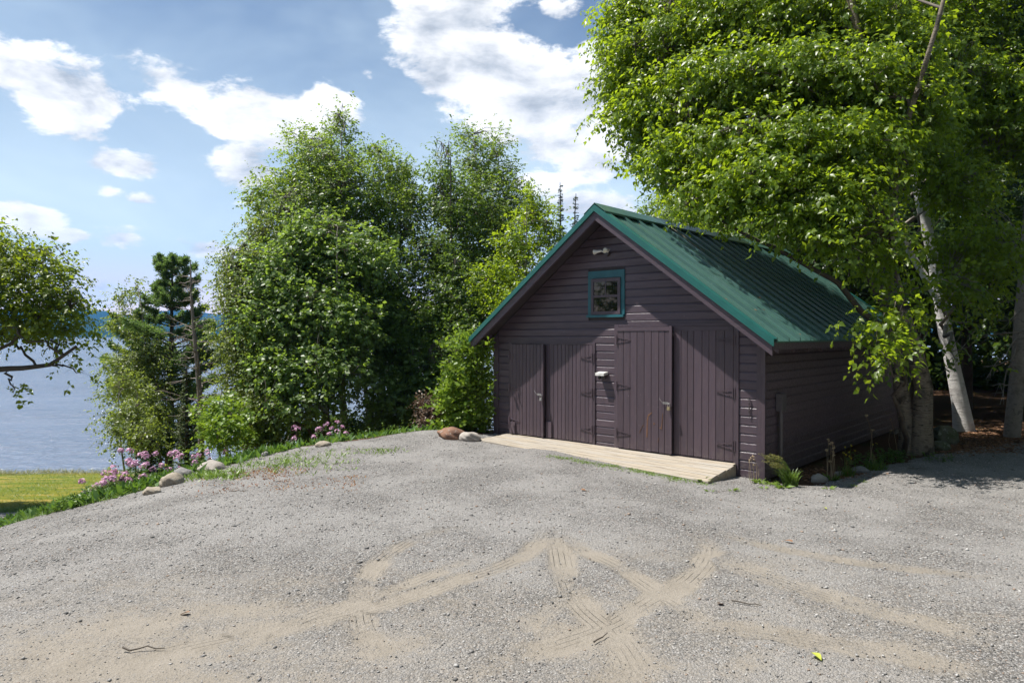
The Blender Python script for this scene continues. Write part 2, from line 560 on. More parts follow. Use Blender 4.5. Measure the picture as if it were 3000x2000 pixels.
# ================================================================ TERRAIN
EDGE = np.array([(-60, 12.5), (-30, 11.2), (-7.55, 10.07), (-6.17, 9.9), (-5.74, 10.27), (-5.55, 10.95), (-5.1, 11.5), (-3.9, 12.8),
                 (-1.29, 13.9), (0.2, 14.8), (4, 20), (10, 32), (24, 60)], float)
GRAVEL = np.array([(-60, -40), (60, -40), (60, 26), (20, 17), (10.5, 13.95), (9.0, 13.1), (7.6, 12.2), (5.5, 10.75), (4.5, 10.05), (3.95, 9.9), (3.7, 10.0),
                   (-0.33, 13.70), (-0.62, 13.45), (-1.29, 13.9), (-3.9, 12.8), (-5.1, 11.5), (-5.55, 10.95), (-5.74, 10.27), (-6.17, 9.95), (-6.8, 9.98),
                   (-7.35, 10.6), (-7.7, 11.6), (-7.9, 13.1), (-12, 13.3), (-60, 14.5)], float)


def seg_dist(x, y, poly, closed=False):
    d = np.full(x.shape, 1e9)
    n = len(poly)
    for i in range(n if closed else n - 1):
        a = poly[i]
        b = poly[(i + 1) % n]
        ab = b - a
        t = np.clip(((x - a[0]) * ab[0] + (y - a[1]) * ab[1]) / (ab @ ab), 0, 1)
        d = np.minimum(d, np.hypot(x - a[0] - t * ab[0], y - a[1] - t * ab[1]))
    return d


def inside(x, y, poly):
    r = np.zeros(x.shape, bool)
    n = len(poly)
    for i in range(n):
        a = poly[i]
        b = poly[(i + 1) % n]
        c = (a[1] > y) != (b[1] > y)
        with np.errstate(divide='ignore', invalid='ignore'):
            xx = (b[0] - a[0]) * (y - a[1]) / (b[1] - a[1] + 1e-12) + a[0]
        r ^= c & (x < xx)
    return r


BEYOND = np.vstack([EDGE, [(24, 400), (-60, 400)]])


def sstep(t, a, b):
    t = np.clip((t - a) / (b - a), 0, 1)
    return t * t * (3 - 2 * t)


def vnoise(x, y, s, seed=0, octv=3):
    """cheap smooth value noise"""
    out = np.zeros(np.shape(x))
    amp = 1.0
    for o in range(octv):
        xs = np.asarray(x) * s + 17.3 * o + seed * 5.1
        ys = np.asarray(y) * s - 9.7 * o + seed * 3.3
        xi = np.floor(xs).astype(np.int64)
        yi = np.floor(ys).astype(np.int64)
        fx = xs - xi
        fy = ys - yi
        fx = fx * fx * (3 - 2 * fx)
        fy = fy * fy * (3 - 2 * fy)

        def h(a, b):
            v = (a * 374761393 + b * 668265263 + seed * 1274126177) & 0x7fffffff
            v = ((v ^ (v >> 13)) * 1274126177) & 0x7fffffff
            return ((v ^ (v >> 16)) & 0xffff) / 65535.0
        v = (h(xi, yi) * (1 - fx) + h(xi + 1, yi) * fx) * (1 - fy) + (h(xi, yi + 1) * (1 - fx) + h(xi + 1, yi + 1) * fx) * fy
        out += (v - 0.5) * amp
        amp *= 0.5
        s = s * 2.03
    return out


def ground_z(x, y):
    x = np.asarray(x, float)
    y = np.asarray(y, float)
    yc = np.clip(y, -12, 16)
    G = 0.35 - 0.016 * yc
    G = G - 0.029 * np.clip(-2 - x, 0, 9) ** 2
    G = G - 0.16 * sstep(x, 0.3, 3.6) * sstep(y, 4.5, 9.2)
    G = G + 0.03 * vnoise(x, y, 0.45, 3)
    # low heap of gravel against the boulders left of the ramp
    G = G + 0.12 * np.exp(-((x + 1.5) / 0.9) ** 2 - ((y - 13.3) / 0.8) ** 2)
    # slight hollow along the shed's right hand wall
    s = (x - 3.7) * 0.737 - (y - 10) * 0.676
    l = (x - 3.7) * 0.676 + (y - 10) * 0.737
    G = G - 0.10 * np.exp(-((s - 0.35) / 0.5) ** 2) * sstep(l, -0.3, 0.6)
    bl = -1.3 - 0.16 * (np.clip(y, 8, 80) - 13.3)
    br = -0.05 - 0.03 * (y - 14)
    t = sstep(x - (y - 14) * 0.25, -1.0, 7.0)
    Bk = bl * (1 - t) + br * t
    ins = inside(x, y, BEYOND)
    d = seg_dist(x, y, EDGE) * np.where(ins, 1, -1)
    z = G + (Bk - G) * sstep(d, 0.0, 3.3 - 1.1 * sstep(x, -5.0, -6.0))
    z = z + 0.05 * vnoise(x, y, 0.7, 9) * sstep(d, 0.5, 2.0)
    z = z + (-7.0 - z) * sstep(y, 62, 80)
    return z


def gp(px, py, zoff=0.0):
    """where the sight line through a source pixel meets the ground: a real place on the terrain"""
    dx = (px - 1500) / 2000.0
    dz = (980 - py) / 2000.0
    ys = np.linspace(2.0, 60, 5801)
    zr = EYE + dz * ys
    g = ground_z(dx * ys, ys)
    k = np.argmax(zr <= g)
    Y = ys[k]
    return Vector((dx * Y, Y, float(g[k]) + zoff))


def at(px, py, Y):
    return Vector(((px - 1500) / 2000.0 * Y, Y, EYE + (980 - py) / 2000.0 * Y))


# tyre tracks (pixels of the photograph -> ground)
TRACKS_PX = [
    [(180, 2010), (536, 1908), (1046, 1793), (1330, 1705), (1500, 1646), (1580, 1590), (1610, 1530)],
    [(1420, 1535), (1250, 1565), (1150, 1615), (1095, 1665), (1066, 1715), (1052, 1774), (1059, 1838), (1097, 1901), (1140, 1980)],
    [(2030, 1550), (2060, 1580), (2080, 1612), (2061, 1657), (2010, 1708), (1908, 1765), (1787, 1839), (1560, 1920), (1250, 2000)],
    [(1618, 1530), (1640, 1600), (1660, 1690), (1700, 1770), (1790, 1850), (1850, 1930), (1880, 2010)],
    [(1640, 1560), (1700, 1606), (1806, 1657), (1880, 1705), (2010, 1790), (2200, 1900)],
    [(2262, 1890), (2200, 1940), (2080, 2010)],
    [(1508, 1870), (1518, 1930), (1560, 1990)],
    [(520, 1780), (470, 1840), (420, 1905)],
    [(700, 1825), (690, 1880)],
    [(1420, 1620), (1250, 1690), (1020, 1770), (800, 1850), (650, 1890)],
    [(2100, 1640), (2400, 1740), (2800, 1850), (3050, 1930)],
    [(1480, 1860), (1620, 1780), (1700, 1700)],
    [(2950, 1990), (2500, 1900), (2200, 1850), (1900, 1820)],
    [(3000, 1700), (2600, 1660), (2250, 1600), (2050, 1540)],
]
TRW = [0.72 * w_ for w_ in [.11, .105, .12, .12, .10, .10, .10, .10, .08, .09, .16, .09, .15, .12]]
TRK = []
for tr in TRACKS_PX:
    pts = np.array([gp(*p)[:2] for p in tr])
    # smooth by Catmull-Rom
    out = []
    pp = np.vstack([2 * pts[0] - pts[1], pts, 2 * pts[-1] - pts[-2]])
    for i in range(1, len(pp) - 2):
        for t in np.linspace(0, 1, 6, endpoint=False):
            a, b, c, d = pp[i - 1:i + 3]
            out.append(0.5 * (2 * b + (c - a) * t + (2 * a - 5 * b + 4 * c - d) * t * t + (3 * b - a - 3 * c + d) * t ** 3))
    out.append(pts[-1])
    TRK.append(np.array(out))


def track_fields(x, y):
    """signed offset across and length along the nearest tyre track, and its strength"""
    best = np.full(x.shape, 1e9)
    ac = np.zeros(x.shape)
    al = np.zeros(x.shape)
    w = np.full(x.shape, 0.1)
    fade = np.zeros(x.shape)
    for k, tr in enumerate(TRK):
        lo = tr.min(0) - 0.5
        hi = tr.max(0) + 0.5
        idx = np.nonzero((x > lo[0]) & (x < hi[0]) & (y > lo[1]) & (y < hi[1]))[0]
        if len(idx) == 0:
            continue
        X = x[idx]
        Y = y[idx]
        L = 0.0
        tot = np.sum(np.hypot(*(tr[1:] - tr[:-1]).T))
        for i in range(len(tr) - 1):
            a = tr[i]
            ab = tr[i + 1] - a
            ln = math.hypot(*ab)
            t = np.clip(((X - a[0]) * ab[0] + (Y - a[1]) * ab[1]) / (ln * ln), 0, 1)
            ex = X - a[0] - t * ab[0]
            ey = Y - a[1] - t * ab[1]
            d = np.hypot(ex, ey)
            better = d / TRW[k] < best[idx] / w[idx]
            j = idx[better]
            best[j] = d[better]
            w[j] = TRW[k]
            ac[j] = np.sign(ab[0] * ey - ab[1] * ex)[better] * d[better]
            s = L + t[better] * ln
            al[j] = s
            fade[j] = np.minimum(1, np.minimum(s, tot - s) / 0.9)
            L += ln
    strength = sstep(best / w, 1.9, 0.55) * fade
    return ac, al, strength


def sand_field(x, y):
    n = vnoise(x, y, 0.55, 21, 4)
    n2 = vnoise(x, y * 1.6, 2.2, 5, 3)
    bias = sstep(y, 7.6, 4.0) * 0.95 * sstep(np.abs(x + 0.2) / (0.70 * y + 0.6), 1.35, 0.6)
    ac, al, st = track_fields(x.ravel(), y.ravel())
    st = st.reshape(x.shape)
    patch = sstep(n + 0.55 * n2, -0.45, 0.55)
    s = patch * bias * 0.62 + 0.40 * bias + st * 0.66 * (0.90 + .9 * n2 + .25 * n)
    return np.clip(s, 0, 1), ac.reshape(x.shape), al.reshape(x.shape), st


def axis(parts):
    out = [parts[0][0]]
    for (a, b, st) in parts:
        n = max(1, int(round((b - a) / st)))
        out += list(np.linspace(a, b, n + 1)[1:])
    return np.array(out)


gx = axis([(-60, -24, 3.0), (-24, -12, 0.6), (-12, -6.2, 0.09), (-6.2, 6.2, 0.028), (6.2, 9, 0.07), (9, 13, 0.2), (13, 25, 0.8), (25, 60, 3.5)])
gy = axis([(-40, -6, 2.5), (-6, 2.2, 0.35), (2.2, 8.0, 0.028), (8.0, 14.5, 0.065), (14.5, 20, 0.25), (20, 32, 0.45), (32, 80, 3.0)])
GXX, GYY = np.meshgrid(gx, gy)
GZZ = ground_z(GXX, GYY)
sandv, trac, tral, trst = sand_field(GXX, GYY)
# ruts press the ground down a little and heave it beside the tyre
GZZ = GZZ - 0.010 * trst + 0.004 * vnoise(GXX, GYY, 9.0, 2, 2) * sstep(GYY, 14, 7)
nx, ny = len(gx), len(gy)
ii = np.arange((ny - 1) * (nx - 1))
r0 = (ii // (nx - 1)) * nx + ii % (nx - 1)
quads = np.stack([r0, r0 + 1, r0 + nx + 1, r0 + nx], 1)
VV = np.stack([GXX.ravel(), GYY.ravel(), GZZ.ravel()], 1)
cx = VV[quads, 0].mean(1)
cy = VV[quads, 1].mean(1)
jx = cx + 0.22 * vnoise(cx, cy, 2.6, 31)
jy = cy + 0.22 * vnoise(cx, cy, 2.6, 47)
isg = inside(jx, jy, GRAVEL)
lawn_poly = np.array([(-60, 12), (-7.9, 12.9), (-7.3, 12.6), (-6.6, 15), (-8.0, 20), (-9, 40), (-60, 40)], float)
isl = (~isg) & inside(jx, jy, lawn_poly)
isf = (~isg) & (~isl)


def gravel_mat():
    m, b, s = new_mat('gravel_and_packed_sand')
    tcn = b.new('ShaderNodeTexCoord')
    P = tcn.outputs['Object']
    att = b.new('ShaderNodeAttribute', attribute_name='sand')
    sand = att.outputs['Fac']
    tk = b.new('ShaderNodeAttribute', attribute_name='track')
    sp = b.new('ShaderNodeSeparateXYZ')
    b.put(sp.inputs[0], tk.outputs['Vector'])
    across, along, tmask = sp.outputs

    def vor(scale, feature='F1', out='Distance'):
        v = b.new('ShaderNodeTexVoronoi', feature=feature)
        b.put(v.inputs['Vector'], P)
        v.inputs['Scale'].default_value = scale
        v.inputs['Randomness'].default_value = 1.0
        return v
    v1 = vor(62.0)
    v2 = vor(130.0)
    d1 = v1.outputs['Distance']
    d2 = v2.outputs['Distance']
    c1 = b.new('ShaderNodeSeparateColor')
    b.put(c1.inputs[0], v1.outputs['Color'])
    c2 = b.new('ShaderNodeSeparateColor')
    b.put(c2.inputs[0], v2.outputs['Color'])
    g1 = b.mix(c1.outputs[0], (0.095, 0.092, 0.09), (0.46, 0.445, 0.425))
    g2 = b.mix(c2.outputs[0], (0.164, 0.156, 0.148), (0.329, 0.316, 0.295))
    stone = b.mix(b.ss(c1.outputs[1], 0.42, 0.48), g1, g2)
    stone = b.mix(b.m('MULTIPLY', b.ss(c1.outputs[2], 0.9, 0.93), 0.5), stone, (0.329, 0.255, 0.205))
    gap = b.m('MULTIPLY', b.ss(d1, 0.40, 0.70), 0.80)
    stone = b.mix(gap, stone, (0.082, 0.078, 0.074))
    macro = b.noise(P, 0.9, 5.0, 0.6)
    stone = b.mix(b.ss(macro, 0.36, 0.66, 0.0, 0.65), stone, (0.329, 0.316, 0.300))
    fine = b.noise(P, 160.0, 4.0, 0.7)
    med = b.noise(P, 5.0, 6.0, 0.65)
    sandc = b.mix(b.ss(fine, 0.3, 0.7), (0.224, 0.197, 0.161), (0.296, 0.265, 0.223))
    sandc = b.mix(b.ss(med, 0.35, 0.7, 0.0, 0.5), sandc, (0.207, 0.180, 0.142))
    # pebbles still show through thin sand
    pk = b.m('ADD', sand, b.m('MULTIPLY', b.m('SUBTRACT', b.noise(P, 14.0, 5.0, 0.7), 0.5), 0.9))
    pk = b.m('SUBTRACT', pk, b.m('MULTIPLY', b.ss(c2.outputs[1], 0.6, 1.0), 0.35))
    sm = b.m('MULTIPLY', b.ss(pk, 0.08, 0.80), 0.92)
    # tread: four ribs along the tyre broken by lugs
    rib = b.m('SINE', b.m('MULTIPLY', across, 2 * math.pi / 0.048))
    lug = b.m('SINE', b.m('ADD', b.m('MULTIPLY', along, 2 * math.pi / 0.035), b.m('MULTIPLY', across, 40.0)))
    tr = b.m('ADD', b.ss(rib, -0.2, 0.55), b.m('MULTIPLY', lug, 0.07))
    brk = b.ss(b.noise(P, 3.2, 4.0, 0.6), 0.42, 0.66)
    tr = b.m('MULTIPLY', b.m('MULTIPLY', tr, tmask), brk)
    col = b.mix(sm, stone, sandc)
    b.put(s.inputs['Base Color'], col)
    s.inputs['Roughness'].default_value = 0.92
    s.inputs['Specular IOR Level'].default_value = 0.15
    hs = b.m('SUBTRACT', 1.0, b.m('MINIMUM', d1, b.m('MULTIPLY_ADD', d2, 0.6, 0.25)))
    inv = b.m('SUBTRACT', 1.0, b.m('MULTIPLY', sm, 0.80))
    h = b.m('MULTIPLY', hs, inv)
    h = b.m('ADD', h, b.m('MULTIPLY', fine, 0.22))
    h = b.m('ADD', h, b.m('MULTIPLY', tr, 0.62))
    h = b.m('ADD', h, b.m('MULTIPLY', b.noise(P, 26.0, 4.0, 0.6), 0.5))
    bump(b, s, h, 0.95, 0.02)
    return m


def lawn_mat():
    m, b, s = new_mat('mown_lawn')
    tcn = b.new('ShaderNodeTexCoord')
    P = tcn.outputs['Object']
    n = b.noise(b.vm('MULTIPLY', P, (1, 1.0, 1)), 0.55, 6.0, 0.65)
    f = b.noise(P, 28.0, 5.0, 0.7)
    n3 = b.noise(b.vm('MULTIPLY', P, (0.5, 1.6, 1)), 0.8, 4.0, 0.6)
    col = b.mix(b.ss(n, 0.36, 0.66), (0.119, 0.157, 0.014), (0.217, 0.197, 0.023))
    col = b.mix(b.ss(n3, 0.50, 0.66, 0.0, 0.95), col, (0.350, 0.255, 0.066))
    col = b.mix(b.ss(f, 0.3, 0.75, 0.0, 0.5), col, (0.070, 0.099, 0.011))
    b.put(s.inputs['Base Color'], col)
    s.inputs['Roughness'].default_value = 0.9
    s.inputs['Specular IOR Level'].default_value = 0.1
    bump(b, s, f, 0.9, 0.04)
    return m


def forest_mat():
    m, b, s = new_mat('leaf_litter_and_soil')
    tcn = b.new('ShaderNodeTexCoord')
    P = tcn.outputs['Object']
    n = b.noise(P, 1.4, 6.0, 0.65)
    f = b.noise(P, 26.0, 6.0, 0.7)
    col = b.mix(b.ss(f, 0.3, 0.7), (0.055, 0.032, 0.020), (0.15, 0.085, 0.050))
    col = b.mix(b.ss(n, 0.5, 0.7, 0.0, 0.6), col, (0.05, 0.065, 0.020))
    b.put(s.inputs['Base Color'], col)
    s.inputs['Roughness'].default_value = 0.95
    s.inputs['Specular IOR Level'].default_value = 0.1
    bump(b, s, f, 0.9, 0.04)
    return m


def submesh(name, mask, mat, attrs=False):
    q = quads[mask]
    used, inv = np.unique(q.ravel(), return_inverse=True)
    me = mesh_np(name, VV[used], inv.reshape(q.shape), True)
    if attrs:
        a = me.attributes.new('sand', 'FLOAT', 'POINT')
        a.data.foreach_set('value', sandv.ravel()[used].astype(np.float32))
        a = me.attributes.new('track', 'FLOAT_VECTOR', 'POINT')
        a.data.foreach_set('vector', np.stack([trac.ravel(), tral.ravel(), trst.ravel()], 1)[used].astype(np.float32).ravel())
    o = link(name, me, mat)
    o['kind'] = 'structure'
    return o


submesh('gravel_ground', isg, gravel_mat(), True)
submesh('lawn', isl, lawn_mat())
submesh('forest_floor', isf, forest_mat())

# ---------------------------------------------------------------- lake
LAKE_Z = -4.0


def water_mat():
    m, b, s = new_mat('lake_water')
    tcn = b.new('ShaderNodeTexCoord')
    P = tcn.outputs['Object']
    s.inputs['Base Color'].default_value = (0.16, 0.19, 0.25, 1)
    s.inputs['Roughness'].default_value = 0.10
    s.inputs['IOR'].default_value = 1.333
    s.inputs['Specular IOR Level'].default_value = 0.5
    w1 = b.noise(b.vm('MULTIPLY', P, (0.75, 1.0, 1)), 1.7, 5.0, 0.6, 0.6)
    w2 = b.noise(b.vm('MULTIPLY', P, (0.55, 1.0, 1)), 0.35, 4.0, 0.6, 0.4)
    gust = b.noise(b.vm('MULTIPLY', P, (0.3, 1.0, 1)), 0.05, 4.0, 0.6)
    h = b.m('ADD', b.m('MULTIPLY', w1, 0.55), w2)
    h = b.m('MULTIPLY', h, b.ss(gust, 0.3, 0.7, 0.6, 1.25))
    bump(b, s, h, 1.0, 0.55)
    return m


lv = MB().add([(-3800, 24, LAKE_Z), (3800, 24, LAKE_Z), (3800, 4400, LAKE_Z), (-3800, 4400, LAKE_Z)], [(0, 1, 2, 3)])
o = lv.build('lake_water', water_mat())
o['kind'] = 'structure'

# ---------------------------------------------------------------- far shore and hills
def hills_mat(name, a, c, sc):
    m, b, s = new_mat(name)
    tcn = b.new('ShaderNodeTexCoord')
    P = b.vm('MULTIPLY', tcn.outputs['Object'], (1, 1, 1.0))
    n = b.noise(P, sc, 7.0, 0.7)
    b.put(s.inputs['Base Color'], b.mix(b.ss(n, 0.35, 0.65), a, c))
    s.inputs['Roughness'].default_value = 0.95
    s.inputs['Specular IOR Level'].default_value = 0.0
    bump(b, s, n, 1.0, 12.0)
    return m


def ridge(name, dist, depth, prof, mat, jag, seed, n=420, rows=10, az0=-44, az1=44):
    """wooded rise beyond the lake: PROF maps source px -> crest py at this distance"""
    azs = np.radians(np.linspace(az0, az1, n))
    xs = np.tan(azs) * 2000 + 1500
    top = np.interp(xs, [p[0] for p in prof], [p[1] for p in prof])
    H = (980 - top) / 2000 * dist + EYE - LAKE_Z
    H = np.maximum(H, 6)
    V = []
    for r in range(rows + 1):
        t = r / rows
        dd = dist - depth * (1 - t) ** 1.3
        X = np.tan(azs) * dd
        Y = np.full(n, dd)
        hh = H * (1 - (1 - t) ** 1.7) * 1.0
        jj = jag * (vnoise(X, Y, 0.035, seed + r, 4)) * (0.4 + t)
        V.append(np.stack([X, Y, LAKE_Z - 0.5 + hh + np.where(t > 0, jj + jag * 0.3, 0)], 1))
    # back side
    X = np.tan(azs) * (dist + depth)
    V.append(np.stack([X, np.full(n, dist + depth), np.full(n, LAKE_Z - 1.0)], 1))
    V = np.vstack(V)
    R = rows + 2
    k = np.arange((R - 1) * (n - 1))
    a = (k // (n - 1)) * n + k % (n - 1)
    o = link(name, mesh_np(name, V, np.stack([a, a + 1, a + n + 1, a + n], 1), True), mat)
    o['kind'] = 'structure'
    return o


ridge('wooded_far_shore', 1900, 260, [(-2500, 958), (100, 952), (250, 950), (420, 957), (600, 953), (900, 958), (1500, 950), (4000, 950)],
      hills_mat('far_forest', (0.011, 0.027, 0.013), (0.027, 0.051, 0.021), 0.03), 11.0, 4, 700)
ridge('low_hills', 2700, 500, [(-2500, 930), (-200, 915), (120, 909), (220, 905), (300, 913), (360, 925), (440, 934), (640, 930), (900, 915), (1500, 930), (4000, 920)],
      hills_mat('hill_forest', (0.012, 0.030, 0.017), (0.027, 0.051, 0.024), 0.012), 9.0, 14)
ridge('far_hills', 3700, 500, [(-2500, 930), (180, 935), (360, 936), (450, 918), (520, 906), (570, 912), (640, 925), (760, 932), (1100, 925), (4000, 930)],
      hills_mat('far_hill_forest', (0.012, 0.030, 0.018), (0.027, 0.048, 0.024), 0.008), 10.0, 24)

# ---------------------------------------------------------------- air between here and the hills
hz = MB().box(-3900, 3900, -120, 4480, LAKE_Z - 5.0, 330).mesh('haze')
hm = bpy.data.materials.new('haze')
hm.use_nodes = True
hn = hm.node_tree
hn.nodes.remove(hn.nodes['Principled BSDF'])
pv = hn.nodes.new('ShaderNodeVolumePrincipled')
pv.inputs['Color'].default_value = (0.12, 0.42, 1.0, 1)
pv.inputs['Density'].default_value = 0.00016
pv.inputs['Anisotropy'].default_value = 0.0
hn.links.new(pv.outputs[0], hn.nodes['Material Output'].inputs['Volume'])
o = link('haze', hz, hm)
o['kind'] = 'stuff'

# ================================================================ BARN
BW = 5.47
BL = 7.6
BROT = R_(-42.5)
BORG = Vector((3.7, 10.0, 0.0))
AX = Vector((math.cos(BROT), math.sin(BROT), 0))     # local +x, to the right along the front
AY = Vector((-math.sin(BROT), math.cos(BROT), 0))    # local +y, into the barn


def bw(x, y, z):
    return BORG + AX * x + AY * y + Vector((0, 0, z))


barn = thing('barn', 'dark plum board barn with green metal roof and two pairs of plank doors', 'barn', tuple(BORG), BROT)
XM = -BW / 2
SL = (4.295 - 2.07) / (BW / 2 + 0.28)
EV = 0.28


def zr(x):
    """height of the roof's top surface over local x"""
    return 4.295 - abs(x - XM) * SL


def slopebox(mb, xa, xb, o0, o1, y0, y1):
    """slab lying on the roof slope, xa..xb on one side of the ridge, o0..o1 above the surface"""
    if xa > xb:
        xa, xb = xb, xa
    return mb.hexa([(xa, y0, zr(xa) + o0), (xb, y0, zr(xb) + o0), (xb, y1, zr(xb) + o0), (xa, y1, zr(xa) + o0),
                    (xa, y0, zr(xa) + o1), (xb, y0, zr(xb) + o1), (xb, y1, zr(xb) + o1), (xa, y1, zr(xa) + o1)])


def pentagon(mb, x0, x1, y0, y1, z0, top):
    """gable wall between x0 and x1 whose top follows the roof at offset TOP"""
    xs = [x0, XM, x1]
    f = [(x0, z0), (x1, z0), (x1, zr(x1) + top), (XM, zr(XM) + top), (x0, zr(x0) + top)]
    n = len(f)
    vs = [(x, y0, z) for x, z in f] + [(x, y1, z) for x, z in f]
    fs = [tuple(range(n)), tuple(range(2 * n - 1, n - 1, -1))] + [(i, i + n, (i + 1) % n + n, (i + 1) % n) for i in range(n)]
    return mb.add(vs, fs)


EXPO = 0.132


def lap_board(x0, x1, z0, z1, y=0.0, clip=None, out=0.015):
    """one board of novelty siding: flat face, hollow bevel along its upper edge"""
    mb = MB()
    h = z1 - z0
    bev = min(0.030, h * 0.4)
    prof = [(0.0, z0), (-out, z0), (-out, z1 - bev), (-out * 0.42, z1 - bev * 0.45), (-out * 0.2, z1 - 0.004), (0.0, z1 - 0.004)]
    vs = []
    for (yy, zz) in prof:
        xa, xb = x0, x1
        if clip is not None:
            lim = (4.295 - clip - zz) / SL
            xa = max(xa, XM - lim)
            xb = min(xb, XM + lim)
        vs.append((xa, y + yy, zz))
        vs.append((xb, y + yy, zz))
    n = len(prof)
    fs = [(2 * i, 2 * i + 1, 2 * i + 3, 2 * i + 2) for i in range(n - 1)]
    fs.append(tuple(2 * i for i in range(n))[::-1])
    fs.append(tuple(2 * i + 1 for i in range(n)))
    return mb.add(vs, fs)


# ---- front wall: sheathing, then each board
wallf = MB()
pentagon(wallf, -BW + 0.02, -0.02, 0.0, 0.10, 0.0, -0.13)
front = wallf.build('front_wall', M['soffit'], barn)
WX0, WX1, WZ0, WZ1 = -3.16, -2.40, 2.45, 3.26      # window with its trim
RD0, RD1, RDT = -2.52, -0.46, 2.28                  # right door pair
LD0, LD1, LDT = -5.00, -3.06, 1.965                 # left door pair
DB = 0.235                                          # door bottoms
k = 0
while True:
    z0 = 0.02 + EXPO * k
    z1 = z0 + EXPO
    if z0 > 4.295 - 0.14 - 0.10:
        break
    spans = []
    if z1 <= RDT + 0.06:
        spans.append((-0.38, -0.105))
        if z1 <= LDT + 0.06:
            spans += [(-3.01, -2.605), (-5.36, -5.075)]
        else:
            spans += [(-5.36, -2.605)]
    else:
        full = (-5.36, -0.105)
        if z1 > WZ0 and z0 < WZ1:
            spans += [(full[0], WX0), (WX1, full[1])]
        else:
            spans += [full]
            if k in (18, 26):
                spans = [(full[0], -3.7), (-3.697, full[1])] if k == 18 else spans
    for (a, c) in spans:
        dz = random.uniform(-0.003, 0.003)
        # boards that meet the rake are cut along it; those wholly past it are left out
        lim = (4.295 - 0.12 - z0) / SL
        if XM - lim > c - 0.03 or XM + lim < a + 0.03:
            continue
        lap_board(a, c, z0 + dz, z1 + dz, 0.0, 0.12, 0.015 + random.uniform(-.002, .002)).build('siding_board', M['paint_h'], front)
    k += 1
# board under the doors
MB().box(RD0 - 0.08, RD1 + 0.08, -0.02, 0.0, 0.0, DB - 0.012).build('sill_board', M['paint_h'], front)
MB().box(LD0 - 0.075, LD1 + 0.05, -0.02, 0.0, 0.0, DB - 0.012).build('sill_board', M['paint_h'], front)
# corner boards and casings
for (a, c, z0, z1) in ((-0.105, 0.022, 0.0, 2.12), (-BW - 0.022, -BW + 0.11, 0.0, 2.12), (RD1 + 0.0, -0.38, 0.1, RDT + 0.045), (-2.605, RD0, 0.1, RDT + 0.045),
                       (-3.06, -3.01, 0.1, LDT + 0.04), (-5.075, LD0, 0.1, LDT + 0.04)):
    MB().box(a, c, -0.032, 0.0, z0, z1).build('trim_board', M['paint_v'], front)
MB().box(RD0 + 0.001, RD1 - 0.001, -0.03, 0.0, RDT + 0.006, RDT + 0.045).build('door_header', M['paint_h'], front)
MB().box(LD0 + 0.001, LD1 - 0.001, -0.03, 0.0, LDT + 0.006, LDT + 0.04).build('door_header', M['paint_h'], front)

# ---- the other walls
side = MB().box(-0.10, -0.002, 0.10, BL, 0.0, 2.12).build('side_wall', M['soffit'], barn)
left = MB().box(-BW + 0.002, -BW + 0.10, 0.10, BL, 0.0, 2.12).build('side_wall', M['soffit'], barn)
rear = pentagon(MB(), -BW + 0.02, -0.02, BL, BL + 0.1, 0.0, -0.13).build('rear_wall', M['soffit'], barn)


def turned(mb, fn):
    mb.v = [fn(*v) for v in mb.v]
    return mb


for k in range(15):
    z0 = 0.02 + EXPO * k
    b = turned(lap_board(0.03, BL, z0, z0 + EXPO), lambda x, y, z: (-y, x, z))
    b.build('siding_board', M['paint_h'], side)
    b = turned(lap_board(0.03, BL, z0, z0 + EXPO), lambda x, y, z: (-BW + y, x, z))
    b.f = [f[::-1] for f in b.f]
    b.build('siding_board', M['paint_h'], left)
k = 0
while 0.02 + EXPO * k < 4.0:
    z0 = 0.02 + EXPO * k
    b = turned(lap_board(-BW, 0, z0, z0 + EXPO, 0.0, 0.12), lambda x, y, z: (x, BL + 0.1 - y, z))
    b.f = [f[::-1] for f in b.f]
    b.build('siding_board', M['paint_h'], rear)
    k += 1
# the corner block under the right front corner
MB().box(-0.25, 0.0, 0.02, 0.25, -0.30, -0.004).build('foundation_block', M['stone_grey'], barn)
MB().box(-BW, -BW + 0.25, 0.02, 0.25, -0.30, -0.004).build('foundation_block', M['stone_grey'], barn)
MB().box(-0.25, 0.0, BL - 0.2, BL + 0.05, -0.40, -0.004).build('foundation_block', M['stone_grey'], barn)

# ---- doors
hinge_mb = MB()


def make_hinge(parent, x, z, y, dirn, outy):
    """strap hinge: plate on the casing, knuckle and a tapering strap along dirn"""
    d = dirn
    mb = MB()
    mb.box(min(x, x - d * 0.035), max(x, x - d * 0.035), y - 0.005, y - 0.0005, z - 0.085, z + 0.085)
    mb.tube([(x, y - 0.010, z - 0.08), (x, y - 0.010, z + 0.08)], 0.009, 6)
    # open triangle strap
    for s in (-1, 1):
        a = Vector((x + d * 0.01, y - 0.006, z + s * 0.045))
        b = Vector((x + d * 0.27, y - 0.006, z + s * 0.006))
        mb.hexa([(a.x, y - 0.006, a.z - .007), (b.x, y - 0.006, b.z - .005), (b.x, y - 0.0005, b.z - .005), (a.x, y - 0.0005, a.z - .007),
                 (a.x, y - 0.006, a.z + .007), (b.x, y - 0.006, b.z + .005), (b.x, y - 0.0005, b.z + .005), (a.x, y - 0.0005, a.z + .007)])
    for q in (0.08, 0.16, 0.24):
        mb.box(x + d * q - .008, x + d * q + .008, y - 0.009, y - 0.002, z - 0.006, z + 0.006)
    return mb.build('hinge', M['paint_v'], parent)


